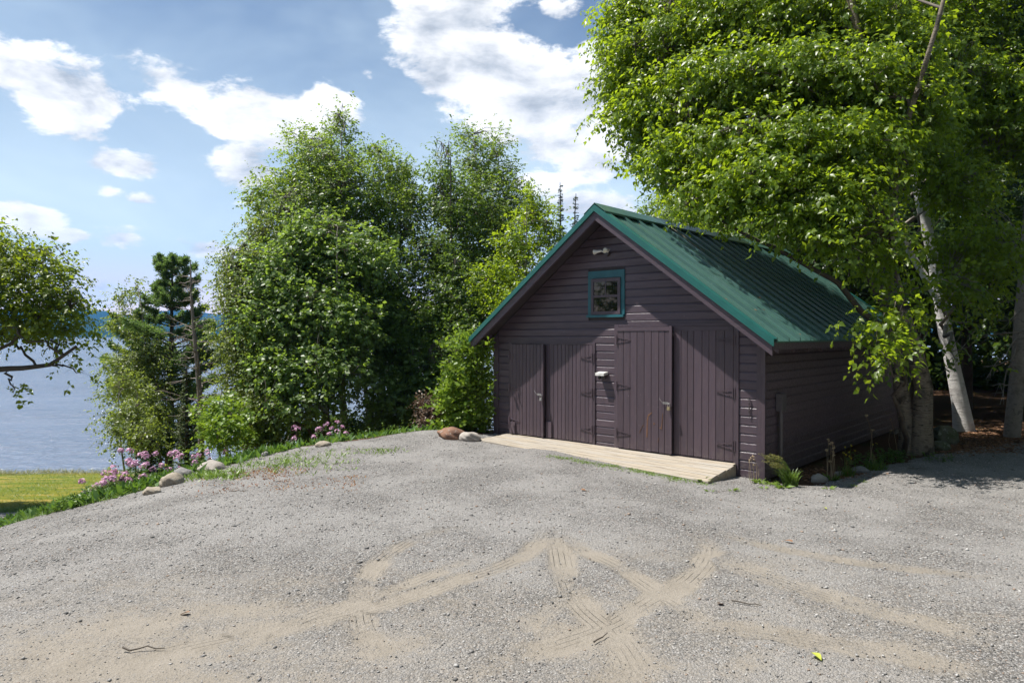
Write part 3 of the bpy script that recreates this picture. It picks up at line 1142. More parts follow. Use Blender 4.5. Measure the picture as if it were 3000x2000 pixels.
def make_door(x0, x1, z0, z1, y, n, hinge_side, rng, top_rail):
    """plank door whose planks differ a little in width and depth"""
    d = MB().box(x0 + 0.004, x1 - 0.004, y + 0.006, min(y + 0.03, -0.0005), z0 + 0.01, z1 - 0.01).build('door', M['paint_v'], barn)
    w = np.array([rng.uniform(0.86, 1.14) for _ in range(n)])
    w = w / w.sum() * (x1 - x0)
    x = x0
    for i in range(n):
        a, c = x + 0.0025, x + w[i] - 0.0025
        x += w[i]
        dy = rng.uniform(-0.003, 0.002)
        zb = z0 + rng.uniform(-0.006, 0.004)
        zt = z1 + (rng.uniform(-0.004, 0.002) if not top_rail else -0.07)
        mb = MB()
        e = 0.004
        yf = y - 0.012 + dy
        # plank with eased front edges
        mb.add([(a, y + 0.004, zb), (a, yf + e, zb), (a + e, yf, zb), (c - e, yf, zb), (c, yf + e, zb), (c, y + 0.004, zb),
                (a, y + 0.004, zt), (a, yf + e, zt), (a + e, yf, zt), (c - e, yf, zt), (c, yf + e, zt), (c, y + 0.004, zt)],
               [(0, 1, 7, 6), (1, 2, 8, 7), (2, 3, 9, 8), (3, 4, 10, 9), (4, 5, 11, 10), (5, 0, 6, 11), (0, 5, 4, 3, 2, 1), (6, 7, 8, 9, 10, 11)])
        mb.build('door_plank', M['paint_v'], d)
    if top_rail:
        MB().box(x0 + .002, x1 - .002, y - 0.020, y + 0.004, z1 - 0.068, z1).build('door_rail', M['paint_h'], d)
    for zz in (z1 - 0.22, (z0 + z1) / 2 + 0.02, z0 + 0.24):
        hx = x0 if hinge_side < 0 else x1
        make_hinge(d, hx, zz, min(y - 0.016, -0.036), 1 if hinge_side < 0 else -1, 0)
    return d


rng = random.Random(5)
RM = -1.476
LM = -4.143
d1 = make_door(RD0 + 0.004, RM, DB, RDT, -0.070, 8, -1, rng, True)
d2 = make_door(RM + 0.008, RD1 - 0.004, DB, RDT, -0.014, 8, 1, rng, True)
d3 = make_door(LD0 + 0.004, LM, DB, LDT, -0.075, 10, -1, rng, False)
d4 = make_door(LM + 0.008, LD1 - 0.004, DB, LDT, -0.014, 12, 1, rng, False)
# meeting stile on the edge of each standing-proud leaf
MB().box(RM - 0.035, RM + 0.012, -0.102, -0.0835, DB, RDT + 0.01).build('meeting_strip', M['paint_v'], d1)
MB().box(LM - 0.03, LM + 0.010, -0.106, -0.0885, DB - 0.004, LDT + 0.005).build('meeting_strip', M['paint_v'], d3)
MB().box(LM + 0.03, LM + 0.16, -0.052, -0.030, DB, DB + 0.29).build('patch_board', M['paint_v'], d4)
MB().box(LD0 + 0.02, LD0 + 0.16, -0.112, -0.091, DB + 0.005, DB + 0.22).build('patch_board', M['paint_v'], d3)
# splintered gouges in the right hand pair's proud leaf
yg = -0.0865
for (pts, w) in (([(-1.925, .46), (-1.915, .74), (-1.90, .82)], .022), ([(-1.90, .82), (-1.83, .875)], .022), ([(-1.645, .62), (-1.65, .66), (-1.63, .88)], .010), ([(-1.69, .64), (-1.645, .625)], .022), ([(-1.80, .70), (-1.775, .69)], .03),
                 ([(-2.07, .52), (-2.0, .66)], .005), ([(-2.0, .66), (-1.97, .62)], .005), ([(-1.72, .40), (-1.70, .48)], .006)):
    mb = MB()
    for i in range(len(pts) - 1):
        (xa, za), (xb, zb) = pts[i], pts[i + 1]
        dx, dz = xb - xa, zb - za
        L = math.hypot(dx, dz)
        nx_, nz_ = -dz / L * w / 2, dx / L * w / 2
        mb.hexa([(xa - nx_, yg - .002, za - nz_), (xb - nx_ * .7, yg - .002, zb - nz_ * .7), (xb - nx_ * .7, yg + .003, zb - nz_ * .7), (xa - nx_, yg + .003, za - nz_),
                 (xa + nx_, yg - .002, za + nz_), (xb + nx_ * .7, yg - .002, zb + nz_ * .7), (xb + nx_ * .7, yg + .003, zb + nz_ * .7), (xa + nx_, yg + .003, za + nz_)])
    mb.build('splintered_gouge', M['barewood'], d1)

# hasps (fixed to the door) and the padlocks hanging on them
def hasp_and_lock(door, x, y, z, label, mat):
    mb = MB()
    mb.box(x - 0.13, x - 0.035, y - 0.006, y, z - 0.018, z + 0.018)
    mb.tube([(x - 0.03, y - 0.004, z), (x - 0.015, y - 0.03, z), (x, y - 0.004, z)], 0.006, 6)
    mb.tube([(x - 0.20, y - 0.004, z + 0.07), (x - 0.16, y - 0.012, z + 0.03), (x - 0.13, y - 0.008, z)], 0.004, 5)
    mb.build('hasp', M['steel'], door)
    p = bw(x - 0.012, y - 0.03, z - 0.11)
    t = thing('padlock', label, 'padlock', tuple(p), BROT, 'padlocks on the barn doors')
    b = MB().box(-.026, .026, -.013, .013, 0, .055)
    b.build('lock_body', mat, t)
    s = MB().tube([(-.017, 0, .05), (-.017, 0, .085), (-.010, 0, .103), (0, 0, .11), (.010, 0, .103), (.017, 0, .085), (.017, 0, .05)], .005, 6)
    s.build('shackle', M['steel'], t, True)


hasp_and_lock(d1, RM - 0.01, -0.103, 1.05, 'small metal padlock on the taller door pair with the splintered planks', M['brass'])
hasp_and_lock(d3, LM - 0.01, -0.107, 1.03, 'small metal padlock on the lower door pair beside the shrub', M['steel'])

# ---- gable window
win = MB().box(WX0 + .004, WX1 - .004, -0.014, -0.0005, WZ0 + .004, WZ1 - .004).build('window', M['soffit'], barn)
fr = MB()
fr.box(WX0, WX0 + 0.10, -0.032, -0.002, WZ0 + 0.045, WZ1 - 0.125)
fr.box(WX1 - 0.10, WX1, -0.032, -0.002, WZ0 + 0.045, WZ1 - 0.125)
fr.box(WX0, WX1, -0.034, -0.002, WZ1 - 0.124, WZ1)
fr.box(WX0 - 0.02, WX1 - 0.005, -0.062, -0.002, WZ0, WZ0 + 0.044)
fr.build('window_trim', M['teal'], win)
sx0, sx1, sz0, sz1 = -3.085, -2.475, WZ0 + 0.05, WZ1 - 0.135
sash = MB()
t_ = 0.055
sash.box(sx0, sx0 + t_, -0.052, -0.036, sz0, sz1)
sash.box(sx1 - t_, sx1, -0.052, -0.036, sz0, sz1)
sash.box(sx0 + t_, sx1 - t_, -0.051, -0.036, sz0, sz0 + t_)
sash.box(sx0 + t_, sx1 - t_, -0.051, -0.036, sz1 - t_, sz1)
zm = (sz0 + sz1) / 2 + 0.005
sash.box(sx0 + t_, sx1 - t_, -0.051, -0.036, zm - 0.02, zm + 0.02)
sash.box((sx0 + sx1) / 2 - 0.009, (sx0 + sx1) / 2 + 0.009, -0.049, -0.036, zm + 0.02, sz1 - t_)
sash.box(sx0 + .01, sx1 - .01, -0.0355, -0.016, sz0 + .01, sz0 + .03)
sash.build('sash', M['paint_v'], win)
for (a, c, z0, z1) in ((sx0 + t_, (sx0 + sx1) / 2 - .009, zm + .02, sz1 - t_), ((sx0 + sx1) / 2 + .009, sx1 - t_, zm + .02, sz1 - t_), (sx0 + t_, sx1 - t_, sz0 + t_, zm - .02)):
    MB().box(a, c, -0.040, -0.037, z0, z1).build('pane', M['glass'], win)

# ---- roof
RY0, RY1 = -0.41, BL + 0.42
deck = MB()
slopebox(deck, XM, EV - 0.01, -0.10, -0.022, RY0, RY1)
slopebox(deck, XM, -BW - EV + 0.01, -0.10, -0.022, RY0, RY1)
roof = deck.build('roof', M['soffit'], barn)
PW = 0.445
y = RY0 + 0.10
j = 0
while y < RY1 - 0.05:
    y1 = min(y + PW, RY1 - 0.02)
    for sgn in (1, -1):
        xe = EV + 0.02 if sgn > 0 else -BW - EV - 0.02
        mb = MB()
        slopebox(mb, XM, xe, -0.022, 0.0, y + 0.0008, y1 - 0.0008)
        # raised seam with sloping shoulders, and two low stiffening ribs
        for (yy, hw, hh) in ((y + 0.022, 0.017, 0.052),):
            xa, xb = sorted((XM + sgn * 0.02, xe - sgn * 0.002))
            mb.add([(xa, yy - hw, zr(xa)), (xb, yy - hw, zr(xb)), (xb, yy - hw * .7, zr(xb) + hh), (xa, yy - hw * .7, zr(xa) + hh),
                    (xa, yy + hw, zr(xa)), (xb, yy + hw, zr(xb)), (xb, yy + hw * .7, zr(xb) + hh), (xa, yy + hw * .7, zr(xa) + hh)],
                   [(0, 1, 2, 3), (3, 2, 6, 7), (7, 6, 5, 4), (1, 5, 6, 2), (0, 3, 7, 4)])
        for q in (0.16, 0.30):
            if y + q + .03 < y1:
                xa, xb = sorted((XM + sgn * 0.02, xe - sgn * 0.002))
                yy = y + q
                mb.add([(xa, yy - .012, zr(xa)), (xb, yy - .012, zr(xb)), (xb, yy, zr(xb) + .006), (xa, yy, zr(xa) + .006), (xa, yy + .012, zr(xa)), (xb, yy + .012, zr(xb))],
                       [(0, 1, 2, 3), (3, 2, 5, 4)])
        mb.build('roof_panel', M['roof'], roof)
    y = y1
    j += 1
# ridge cap standing clear of the pans on the seams
cap = MB()
for sgn in (1, -1):
    slopebox(cap, XM, XM + sgn * 0.21, 0.066, 0.078, RY0 - 0.03, RY1)
    xa = XM + sgn * 0.21
    slopebox(cap, xa, xa + sgn * 0.008, 0.046, 0.077, RY0 - 0.03, RY1)
cap.build('ridge_cap', M['roof'], roof)
# rake trim, drip edge and barge boards on both gables
for (ya, yb, yc, yd) in ((RY0 - 0.035, RY0 - 0.015, RY0 + 0.105, RY0 - 0.0), (RY1 + 0.035, RY1 + 0.015, RY1 - 0.105, RY1 + 0.0)):
    for sgn in (1, -1):
        xe = EV + 0.03 if sgn > 0 else -BW - EV - 0.03
        mb = MB()
        lo, hi = sorted((ya, yb))
        slopebox(mb, XM, xe, -0.052, 0.045, lo, hi)
        lo2, hi2 = sorted((yb, yc))
        slopebox(mb, XM, xe, 0.037, 0.045, lo2, hi2)
        e0, e1 = sorted((ya + (0.012 if ya > 0 else -0.012), yb))
        slopebox(mb, XM, xe, -0.062, -0.0525, e0, e1)
        mb.build('rake_trim', M['rake'], roof)
        mb = MB()
        f0, f1 = sorted((yd + (0.012 if ya > 0 else -0.012), yd + (-0.028 if ya > 0 else 0.028)))
        slopebox(mb, XM, xe - sgn * 0.03, -0.215, -0.064, f0, f1)
        mb.build('barge_board', M['paint_h'], roof)
# eave trim and rafter tails
for sgn in (1, -1):
    xe = EV - 0.008 if sgn > 0 else -BW - EV + 0.008
    mb = MB()
    slopebox(mb, xe, xe + sgn * 0.012, -0.13, -0.024, RY0 + .03, RY1 - .03)
    mb.build('eave_board', M['paint_h'], roof)
    y = RY0 + 0.30
    while y < RY1 - 0.1:
        mb = MB()
        slopebox(mb, xe - sgn * 0.03, (0.03 if sgn > 0 else -BW - 0.03), -0.22, -0.102, y, y + 0.04)
        mb.build('rafter_tail', M['paint_h'], roof)
        y += 0.61

# ---- fixtures on the walls
fl = thing('floodlight', 'twin head floodlight high under the gable peak of the barn', 'lamp', tuple(bw(-2.76, -0.022, 3.56)), BROT)
mb = MB()
mb.tube([(0, 0.0, 0), (0, -0.03, 0)], [0.055, 0.05], 12)
mb.build('base_plate', M['iron'], fl)
for (dx, tgt, lab) in ((-0.07, Vector((-0.85, -0.35, -0.15)), None), (0.06, Vector((0.10, -1.0, -0.15)), None)):
    t = tgt.normalized()
    p0 = Vector((dx * 0.5, -0.03, 0.01))
    p1 = Vector((dx * 1.25, -0.055, 0.045))
    mb = MB()
    mb.tube([p0, p1], 0.012, 6)
    mb.tube([p1, p1 + t * 0.03, p1 + t * 0.07, p1 + t * 0.12, p1 + t * 0.135], [0.018, 0.021, 0.026, 0.042, 0.044], 14)
    h = mb.build('lamp_head', M['white'], fl, False)
    q = p1 + t * 0.136
    MB().tube([q, q + t * 0.006, q + t * 0.014], [0.041, 0.037, 0.016], 14).build('lens', M['lens'], h, True)

wl = thing('wall_lamp', 'small weathered pale box lamp on the wall between the two door pairs', 'lamp', tuple(bw(-2.83, -0.021, 1.44)), BROT)
MB().box(-.05, .05, -.025, 0, -.06, .05).build('back_box', M['iron'], wl)
MB().hexa([(-.09, -.13, .0), (.09, -.13, .0), (.09, -.001, .018), (-.09, -.001, .018), (-.09, -.13, .045), (.09, -.13, .045), (.09, -.001, .065), (-.09, -.001, .065)]).build('hood', M['white'], wl)
MB().tube([(-.035, -.075, .0), (-.035, -.078, -.05), (-.035, -.08, -.07)], [.022, .026, .012], 10).build('bulb', M['glass'], wl, True)
MB().tube([(.045, -.06, .0), (.045, -.066, -.045)], [.018, .02], 8).build('sensor', M['iron'], wl)

ch = thing('wall_chain', 'short dark chain hanging on the narrow siding beside the right door', 'chain', tuple(bw(-0.215, -0.03, 0.93)), BROT)
for i in range(9):
    z = 0.26 - i * 0.03
    ring = []
    for q in range(9):
        a = 2 * math.pi * q / 8
        u, v = 0.011 * math.cos(a), 0.021 * math.sin(a)
        ring.append((u + (0.004 if i % 2 else -0.003), -0.004, z + v) if i % 2 else (0.0, -0.006 + u * .6, z + v))
    MB().tube(ring, 0.0038, 5, False).build('chain_link', M['iron'], ch)
MB().tube([(0, 0.008, 0.285), (0, -0.02, 0.285)], 0.006, 6).build('hook', M['iron'], ch)
# a thin wire hook left between the door pairs
hk = thing('wire_hook', 'thin bent wire hook on the siding below the box lamp', 'hook', tuple(bw(-2.84, -0.021, 1.0)), BROT)
MB().tube([(0, 0, .05), (-.02, -.02, .04), (-.01, -.03, -.02), (.02, -.02, -.06)], 0.003, 5).build('wire', M['iron'], hk)

eb = thing('meter_box', 'dark electrical box with a conduit pipe on the shaded side wall', 'electrical box', tuple(bw(0.022, 0.46, 0.0)), BROT)
MB().box(.0, .09, -.09, .09, 1.0, 1.26).build('box', M['conduit'], eb)
MB().box(.09, .096, -.08, .08, 1.01, 1.25).build('box_cover', M['conduit'], eb)
MB().tube([(.045, 0, 1.0), (.045, 0, -0.16)], 0.03, 10).build('conduit_pipe', M['conduit'], eb)

# fallen twig on the roof slope
tw = thing('roof_twig', 'bare curved twig lying near the ridge of the green roof', 'twig', tuple(bw(XM + 0.55, 1.55, zr(XM + 0.55))), BROT)
mb = MB()
pp = [(-0.5, 0.25, 0), (-0.3, 0.18, 0), (-0.1, 0.22, 0), (0.15, 0.1, 0), (0.35, 0.22, 0)]
pp = [(a, c, -a * SL + 0.05) for a, c, _ in pp]
mb.tube(pp, [0.012, 0.011, 0.010, 0.007, 0.004], 5)
mb.build('stem', M['twig_pale'], tw)

# ---------------------------------------------------------------- plank ramp along the doors
ramp = thing('plank_ramp', 'low weathered plank ramp along the foot of the barn doors', 'ramp', tuple(BORG), BROT)
rx0, rx1 = -5.06, -0.40
NP = 8


def dep(x):
    """the ramp reaches a little further out at its right end"""
    return 0.90 + 0.06 * (x - rx0) / (rx1 - rx0)



def ramp_z(x, t):
    f = (x - rx0) / (rx1 - rx0)
    zb = 0.212
    zf = 0.190 + (0.092 - 0.190) * f
    return zb + (zf - zb) * t


for i in range(NP):
    t0, t1 = i / NP, (i + 1) / NP
    cuts = [rx0 + random.uniform(-.03, .02)] + ([random.uniform(-3.6, -2.2)] if i % 2 else []) + [rx1 + random.uniform(-.02, .015)]
    for a, c in zip(cuts[:-1], cuts[1:]):
        c -= 0.003
        mb = MB()
        nseg = 8
        vs = []
        for q in range(nseg + 1):
            x = a + (c - a) * q / nseg
            wob = random.uniform(-.0025, .0025)
            for (t, yy) in ((t0 + .004, 0), (t1 - .004, 0)):
                yv = -0.034 - dep(x) * t
                zt = ramp_z(x, t) + wob
                vs += [(x, yv, zt - 0.038), (x, yv, zt)]
        fs = []
        for q in range(nseg):
            o_ = q * 4
            p_ = o_ + 4
            fs += [(o_ + 1, p_ + 1, p_ + 3, o_ + 3)[::-1], (o_, o_ + 2, p_ + 2, p_)[::-1], (o_ + 2, o_ + 3, p_ + 3, p_ + 2)[::-1], (o_, p_, p_ + 1, o_ + 1)[::-1]]
        fs += [(0, 1, 3, 2), (nseg * 4, nseg * 4 + 2, nseg * 4 + 3, nseg * 4 + 1)]
        mb.add(vs, fs)
        mb.build('ramp_plank', M['plank'], ramp)
for x in (rx0 + 0.02, -4.1, -2.9, -1.7, rx1 - 0.06):
    y0, y1 = -0.04, -0.034 - dep(x) + 0.03
    a, c = x, x + 0.045
    MB().hexa([(a, y1, ramp_z(a, .97) - .16), (c, y1, ramp_z(c, .97) - .16), (c, y0, -.05), (a, y0, -.05),
               (a, y1, ramp_z(a, .97) - .04), (c, y1, ramp_z(c, .97) - .04), (c, y0, ramp_z(c, 0) - .04), (a, y0, ramp_z(a, 0) - .04)]).build('stringer', M['plank'], ramp)

# ================================================================ TREES
def unit(v):
    return v / np.maximum(np.linalg.norm(v, axis=-1, keepdims=True), 1e-9)


def tubes_np(paths, radii, n):
    """paths (N,k,3), radii (N,k): N tapering tubes with n sides"""
    N, k, _ = paths.shape
    d = np.empty_like(paths)
    d[:, 1:-1] = paths[:, 2:] - paths[:, :-2]
    d[:, 0] = paths[:, 1] - paths[:, 0]
    d[:, -1] = paths[:, -1] - paths[:, -2]
    d = unit(d)
    ref = np.where(np.abs(d[..., 2:3]) > 0.9, np.array([1.0, 0, 0]), np.array([0, 0, 1.0]))
    a = unit(np.cross(d, ref))
    b = np.cross(d, a)
    th = np.arange(n) * 2 * np.pi / n
    ring = a[:, :, None, :] * np.cos(th)[None, None, :, None] + b[:, :, None, :] * np.sin(th)[None, None, :, None]
    V = paths[:, :, None, :] + ring * radii[:, :, None, None]
    V = V.reshape(-1, 3)
    base = (np.arange(N) * k * n)[:, None, None]
    i = np.arange(k - 1)[None, :, None] * n
    q = np.arange(n)[None, None, :]
    q2 = (q + 1) % n
    F = np.stack([base + i + q, base + i + q2, base + i + n + q2, base + i + n + q], -1).reshape(-1, 4)
    return V, F


def leaves_np(pos, axis_, nrm, L, Wd, six=False):
    """pos (N,3) leaf base, axis_ unit (N,3), nrm (N,3), sizes (N,). folded blades of 2 or 4 triangles"""
    side = unit(np.cross(nrm, axis_))
    up = np.cross(axis_, side)
    L = L[:, None]
    Wd = Wd[:, None]
    N = len(pos)
    if six:
        b = pos
        l1 = pos + axis_ * L * .38 + side * Wd * .5 + up * Wd * .16
        r1 = pos + axis_ * L * .38 - side * Wd * .5 + up * Wd * .16
        mid = pos + axis_ * L * .45
        t = pos + axis_ * L - up * L * .14
        V = np.stack([b, l1, r1, mid, t], 1).reshape(-1, 3)
        o = (np.arange(N) * 5)[:, None]
        F = np.concatenate([o + np.array([[0, 3, 1]]), o + np.array([[0, 2, 3]]), o + np.array([[3, 4, 1]]), o + np.array([[3, 2, 4]])], 0)
        return V, F
    b = pos
    l1 = pos + axis_ * L * .45 + side * Wd * .5 + up * Wd * .15
    r1 = pos + axis_ * L * .45 - side * Wd * .5 + up * Wd * .15
    t = pos + axis_ * L
    V = np.stack([b, l1, r1, t], 1).reshape(-1, 3)
    o = (np.arange(N) * 4)[:, None]
    F = np.concatenate([o + np.array([[0, 3, 1]]), o + np.array([[0, 2, 3]])], 0)
    return V, F


def spray_leaves(rng, cen, outd, tw_per, lv_per, spread, twl, leaf, wl, droop=0.35, six=False, flat=0.45):
    """each cluster: TW_PER short twigs, each with LV_PER leaves set alternately along it"""
    N = len(cen)
    cc = np.repeat(cen, tw_per, 0)
    od = np.repeat(outd, tw_per, 0)
    M_ = len(cc)
    p0 = cc + rng.normal(0, 1, (M_, 3)) * spread * np.array([1, 1, 0.65])
    td = unit(od * 0.8 + rng.normal(0, 0.55, (M_, 3)) + np.array([0, 0, -droop * 0.6]))
    tl = twl * rng.uniform(0.6, 1.25, M_)
    # leaves
    t = (np.arange(lv_per) + 0.5) / lv_per
    sgn = np.where(np.arange(lv_per) % 2 == 0, 1.0, -1.0)
    base = p0[:, None, :] + td[:, None, :] * (tl[:, None] * t[None, :])[..., None]
    base = base - np.array([0, 0, 1.0]) * (droop * 0.35 * (tl[:, None] * t[None, :] ** 2))[..., None]
    sd = unit(np.cross(td, np.array([0, 0, 1.0]) + rng.normal(0, .25, (M_, 3))))
    ax = td[:, None, :] * 0.55 + sd[:, None, :] * sgn[None, :, None] * 0.75 + np.array([0, 0, -droop]) + rng.normal(0, 0.28, (M_, lv_per, 3))
    ax = unit(ax).reshape(-1, 3)
    nr = np.array([0, 0, 1.0]) * flat + rng.normal(0, 0.40, (M_ * lv_per, 3)) + np.repeat(od, lv_per, 0) * 0.55
    nr = unit(nr)
    base = base.reshape(-1, 3) + rng.normal(0, 0.012, (M_ * lv_per, 3))
    n = len(base)
    L = leaf * np.clip(rng.normal(1, 0.28, n), .4, 1.7)
    return leaves_np(base, ax, nr, L, L * wl, six), (p0, td, tl)


def lobe_px(px, py, rx, ry, Y, depth=None, fp=1.2755):
    """crown lobe seen at display pixel (px,py) -> centre and radii in metres at distance Y"""
    c = at(px * fp, py * fp, Y)
    k = Y / 2000.0 * fp
    f = lambda r: max(r - 0.16, 0.5 * r)
    return (c.x, c.y, c.z, f(rx * k), (depth if depth else 0.9 * f(rx * k)), f(ry * k))


def sample_lobes(rng, lobes, n, shell=0.5):
    vol = np.array([l[3] * l[4] * l[5] for l in lobes]) ** 0.8
    pick = rng.choice(len(lobes), n, p=vol / vol.sum())
    Lb = np.array(lobes)[pick]
    u = unit(rng.normal(0, 1, (n, 3)))
    r = rng.uniform(0, 1, n) ** shell * rng.choice([1.0, 1.0, 1.0, 1.14, 1.28], n)
    # knobbly outline
    r = r * (1 + 0.16 * np.sin(u[:, 0] * 5 + pick * 1.7) * np.sin(u[:, 2] * 6 + pick) + 0.10 * np.sin(u[:, 1] * 11 + pick * 3.1))
    P = Lb[:, :3] + u * r[:, None] * Lb[:, 3:6]
    out = unit(u * np.array([1, 1, 0.7]) + np.array([0, 0, 0.12]))
    return P, out


def wobble_path(rng, a, b, n, amt):
    t = np.linspace(0, 1, n)[:, None]
    a = np.array(a, float)
    b = np.array(b, float)
    p = a + (b - a) * t
    j = rng.normal(0, amt, (n, 3))
    j[0] = 0
    j[:, 2] *= 0.3
    return p + np.cumsum(j, 0) * 0.6


def poly_resample(pts, n):
    pts = np.array(pts, float)
    s = np.concatenate([[0], np.cumsum(np.linalg.norm(np.diff(pts, axis=0), axis=1))])
    t = np.linspace(0, s[-1], n)
    return np.stack([np.interp(t, s, pts[:, i]) for i in range(3)], 1)


def broadleaf(name, label, cat, base, trunks, lobes, n_cl, leaf, mat, bark, seed, group=None, tw_per=5, lv_per=7, spread=0.22, twl=0.30,
              wl=0.62, droop=0.35, six=False, n_limb=14, shell=0.42, limb_r=0.05, twig='twig', gap=0.0, flat=0.45):
    """tree > each trunk, branches, crown. TRUNKS: list of (points, base radius, top radius), world metres"""
    rng = np.random.default_rng(seed)
    root = thing(name, label, cat, tuple(base), 0.0, group)
    B0 = np.array(base, float)
    tp = []
    for (pts, ra, rb) in trunks:
        p = poly_resample(pts, 15)
        t = np.linspace(0, 1, 15)
        r = ra + (rb - ra) * t ** 0.85
        r[0] *= 1.35
        r[1] *= 1.08
        jit = rng.normal(0, min(ra * 0.05, .008), p.shape)
        jit[0] = 0
        p = p + jit
        V, F = tubes_np((p - B0)[None], r[None], 12)
        V = V + rng.normal(0, ra * 0.03, V.shape)
        link('trunk', mesh_np('trunk', V, F, True), bark, root)
        tp.append((p, r))
    P, out = sample_lobes(rng, lobes, n_cl, shell)
    if gap > 0:
        g = vnoise(P[:, 0] * .8 + P[:, 1] * .6 + P[:, 2] * .25, P[:, 2] * 1.1 + P[:, 0] * .45 - P[:, 1] * .3, 1.15, seed, 3)
        keep = g > min(-gap, float(np.quantile(g, .38)))
        P, out = P[keep], out[keep]
    tall = np.vstack([p for p, _ in tp])
    trad = np.concatenate([r for _, r in tp])
    # limbs towards well spread cluster points
    idx = [int(rng.integers(len(P)))]
    dmin = np.linalg.norm(P - P[idx[0]], axis=1)
    for _ in range(min(n_limb, len(P)) - 1):
        k = int(np.argmax(dmin))
        idx.append(k)
        dmin = np.minimum(dmin, np.linalg.norm(P - P[k], axis=1))
    lp, lr, pool = [], [], [tall[5:]]
    for k in idx:
        tip = P[k]
        h = np.linalg.norm((tall - tip)[:, :2], axis=1)
        want = tip[2] - 0.55 * h
        cost = np.abs(tall[:, 2] - want) + h * 0.15
        cost[:3] += 5
        s = int(np.argmin(cost))
        a = tall[s]
        n = 9
        t = np.linspace(0, 1, n)[:, None]
        mid = a + (tip - a) * 0.45 + np.array([0, 0, 0.10 * np.linalg.norm(tip - a)])
        p = (1 - t) ** 2 * a + 2 * t * (1 - t) * mid + t * t * tip
        p[1:-1] += rng.normal(0, 0.05, (n - 2, 3))
        r0 = min(trad[s] * 0.55, limb_r * (0.5 + 0.25 * np.linalg.norm(tip - a)))
        lp.append(p)
        lr.append(r0 * (1 - t[:, 0]) ** 0.8 + 0.006)
        pool.append(p[2:])
    pool = np.vstack(pool)
    Vs, Fs = tubes_np(np.array(lp) - B0, np.array(lr), 6)
    # twigs: each cluster hangs on the nearest limb
    near = np.empty((len(P), 3))
    for s in range(0, len(P), 400):
        dd = np.linalg.norm(P[s:s + 400, None] - pool[None], axis=2)
        near[s:s + 400] = pool[np.argmin(dd, 1)]
    dv = P - near
    m = near + dv * 0.5 + rng.normal(0, 0.06, P.shape) + np.array([0, 0, 0.05])
    tw = np.stack([near, m, P, P + out * twl * 0.7 - np.array([0, 0, droop * 0.12])], 1) - B0
    ln = np.linalg.norm(dv, axis=1)
    r = np.stack([0.005 + 0.007 * ln, 0.004 + 0.005 * ln, np.full(len(P), 0.004), np.full(len(P), 0.002)], 1)
    V2, F2 = tubes_np(tw, r, 3)
    link('branches', mesh_np('branches', np.vstack([Vs, V2]), [np.vstack([Fs, F2 + len(Vs)])], True), M[twig], root)['kind'] = 'stuff'
    (LV, LF), _ = spray_leaves(rng, P - B0, out, tw_per, lv_per, spread, twl, leaf, wl, droop, six, flat)
    cr = link('crown', mesh_np('crown', LV, LF), mat, root)
    cr['kind'] = 'stuff'
    return root


def tz(x, y):
    return float(ground_z(np.array([x]), np.array([y]))[0])


def trunk_at(px, pytop, Y, r, lean=0.0, dx=0.0, rtop=0.10, fp=1.2755, wob=0.12):
    """trunk seen at display column px, its top at row pytop"""
    top = at((px + dx) * fp, (pytop + 22) * fp, Y)
    b = at(px * fp, 1000, Y)
    x, y = b.x, b.y
    z = tz(x, y) - 0.15
    a = np.array([x, y, z])
    c = np.array([top.x, top.y + lean, top.z])
    mid1 = a + (c - a) * 0.35 + np.array([random.uniform(-wob, wob), random.uniform(-wob, wob), 0])
    mid2 = a + (c - a) * 0.7 + np.array([random.uniform(-wob, wob), random.uniform(-wob, wob), 0])
    return ([a, mid1, mid2, c], r, r * rtop)


def shoretree(label, stems, lobes, n_cl, leaf, mat, bark, seed, Y, name='birch_tree', cat='tree', group='trees on the bank between the gravel and the lake', **kw):
    """stems: (px, pytop, radius, dx); lobes: (px,py,rx,ry[,dY]) in display pixels at distance Y"""
    tr = [trunk_at(s[0], s[1], Y + (s[4] if len(s) > 4 else 0), s[2], 0.0, s[3]) for s in stems]
    ys = [l[1] for l in lobes]
    ym = .5 * (min(ys) + max(ys))
    # the crown's skirt stands out towards the open side, its top leans back
    lb = [lobe_px(l[0], l[1], l[2], l[3], Y + (l[4] if len(l) > 4 else 0) - 1.1 * (l[1] - ym) / max(60., max(ys) - ym)) for l in lobes]
    return broadleaf(name, label, cat, tr[0][0][0], tr, lb, n_cl, leaf, mat, bark, seed, group, **kw)


# ---- the belt of trees on the bank, left of the barn
shoretree('tallest birch of the bank, its ragged twin top standing above its neighbours',
          [(795, 300, .13, -10), (715, 330, .11, -25, .6)],
          [(700, 320, 42, 55), (785, 305, 48, 60), (745, 390, 95, 75), (640, 430, 60, 62), (720, 480, 120, 90), (800, 450, 85, 90), (600, 470, 42, 45), (690, 600, 120, 90), (800, 620, 90, 100)],
          1500, .082, M['leaf_mid'], M['bark_grey'], 101, 20.5, gap=.40, n_limb=22)
shoretree('slim birch with a pointed rounded top right of the tallest birch',
          [(878, 350, .10, -6)],
          [(868, 360, 38, 45), (900, 420, 62, 62), (930, 400, 36, 40), (885, 520, 80, 90), (900, 650, 85, 90), (945, 480, 40, 70)],
          760, .082, M['leaf_mid'], M['bark_grey'], 102, 21.5, gap=.40)
shoretree('tall poplar like tree with a dark full column of leaves between birch and spruce',
          [(1040, 340, .12, -5)],
          [(1025, 390, 40, 60), (1000, 450, 50, 60), (1035, 480, 70, 80), (1010, 580, 80, 80), (1040, 680, 85, 90), (1000, 760, 80, 80)],
          1150, .085, M['leaf_deep'], M['bark_dark'], 103, 21.0, gap=.2)
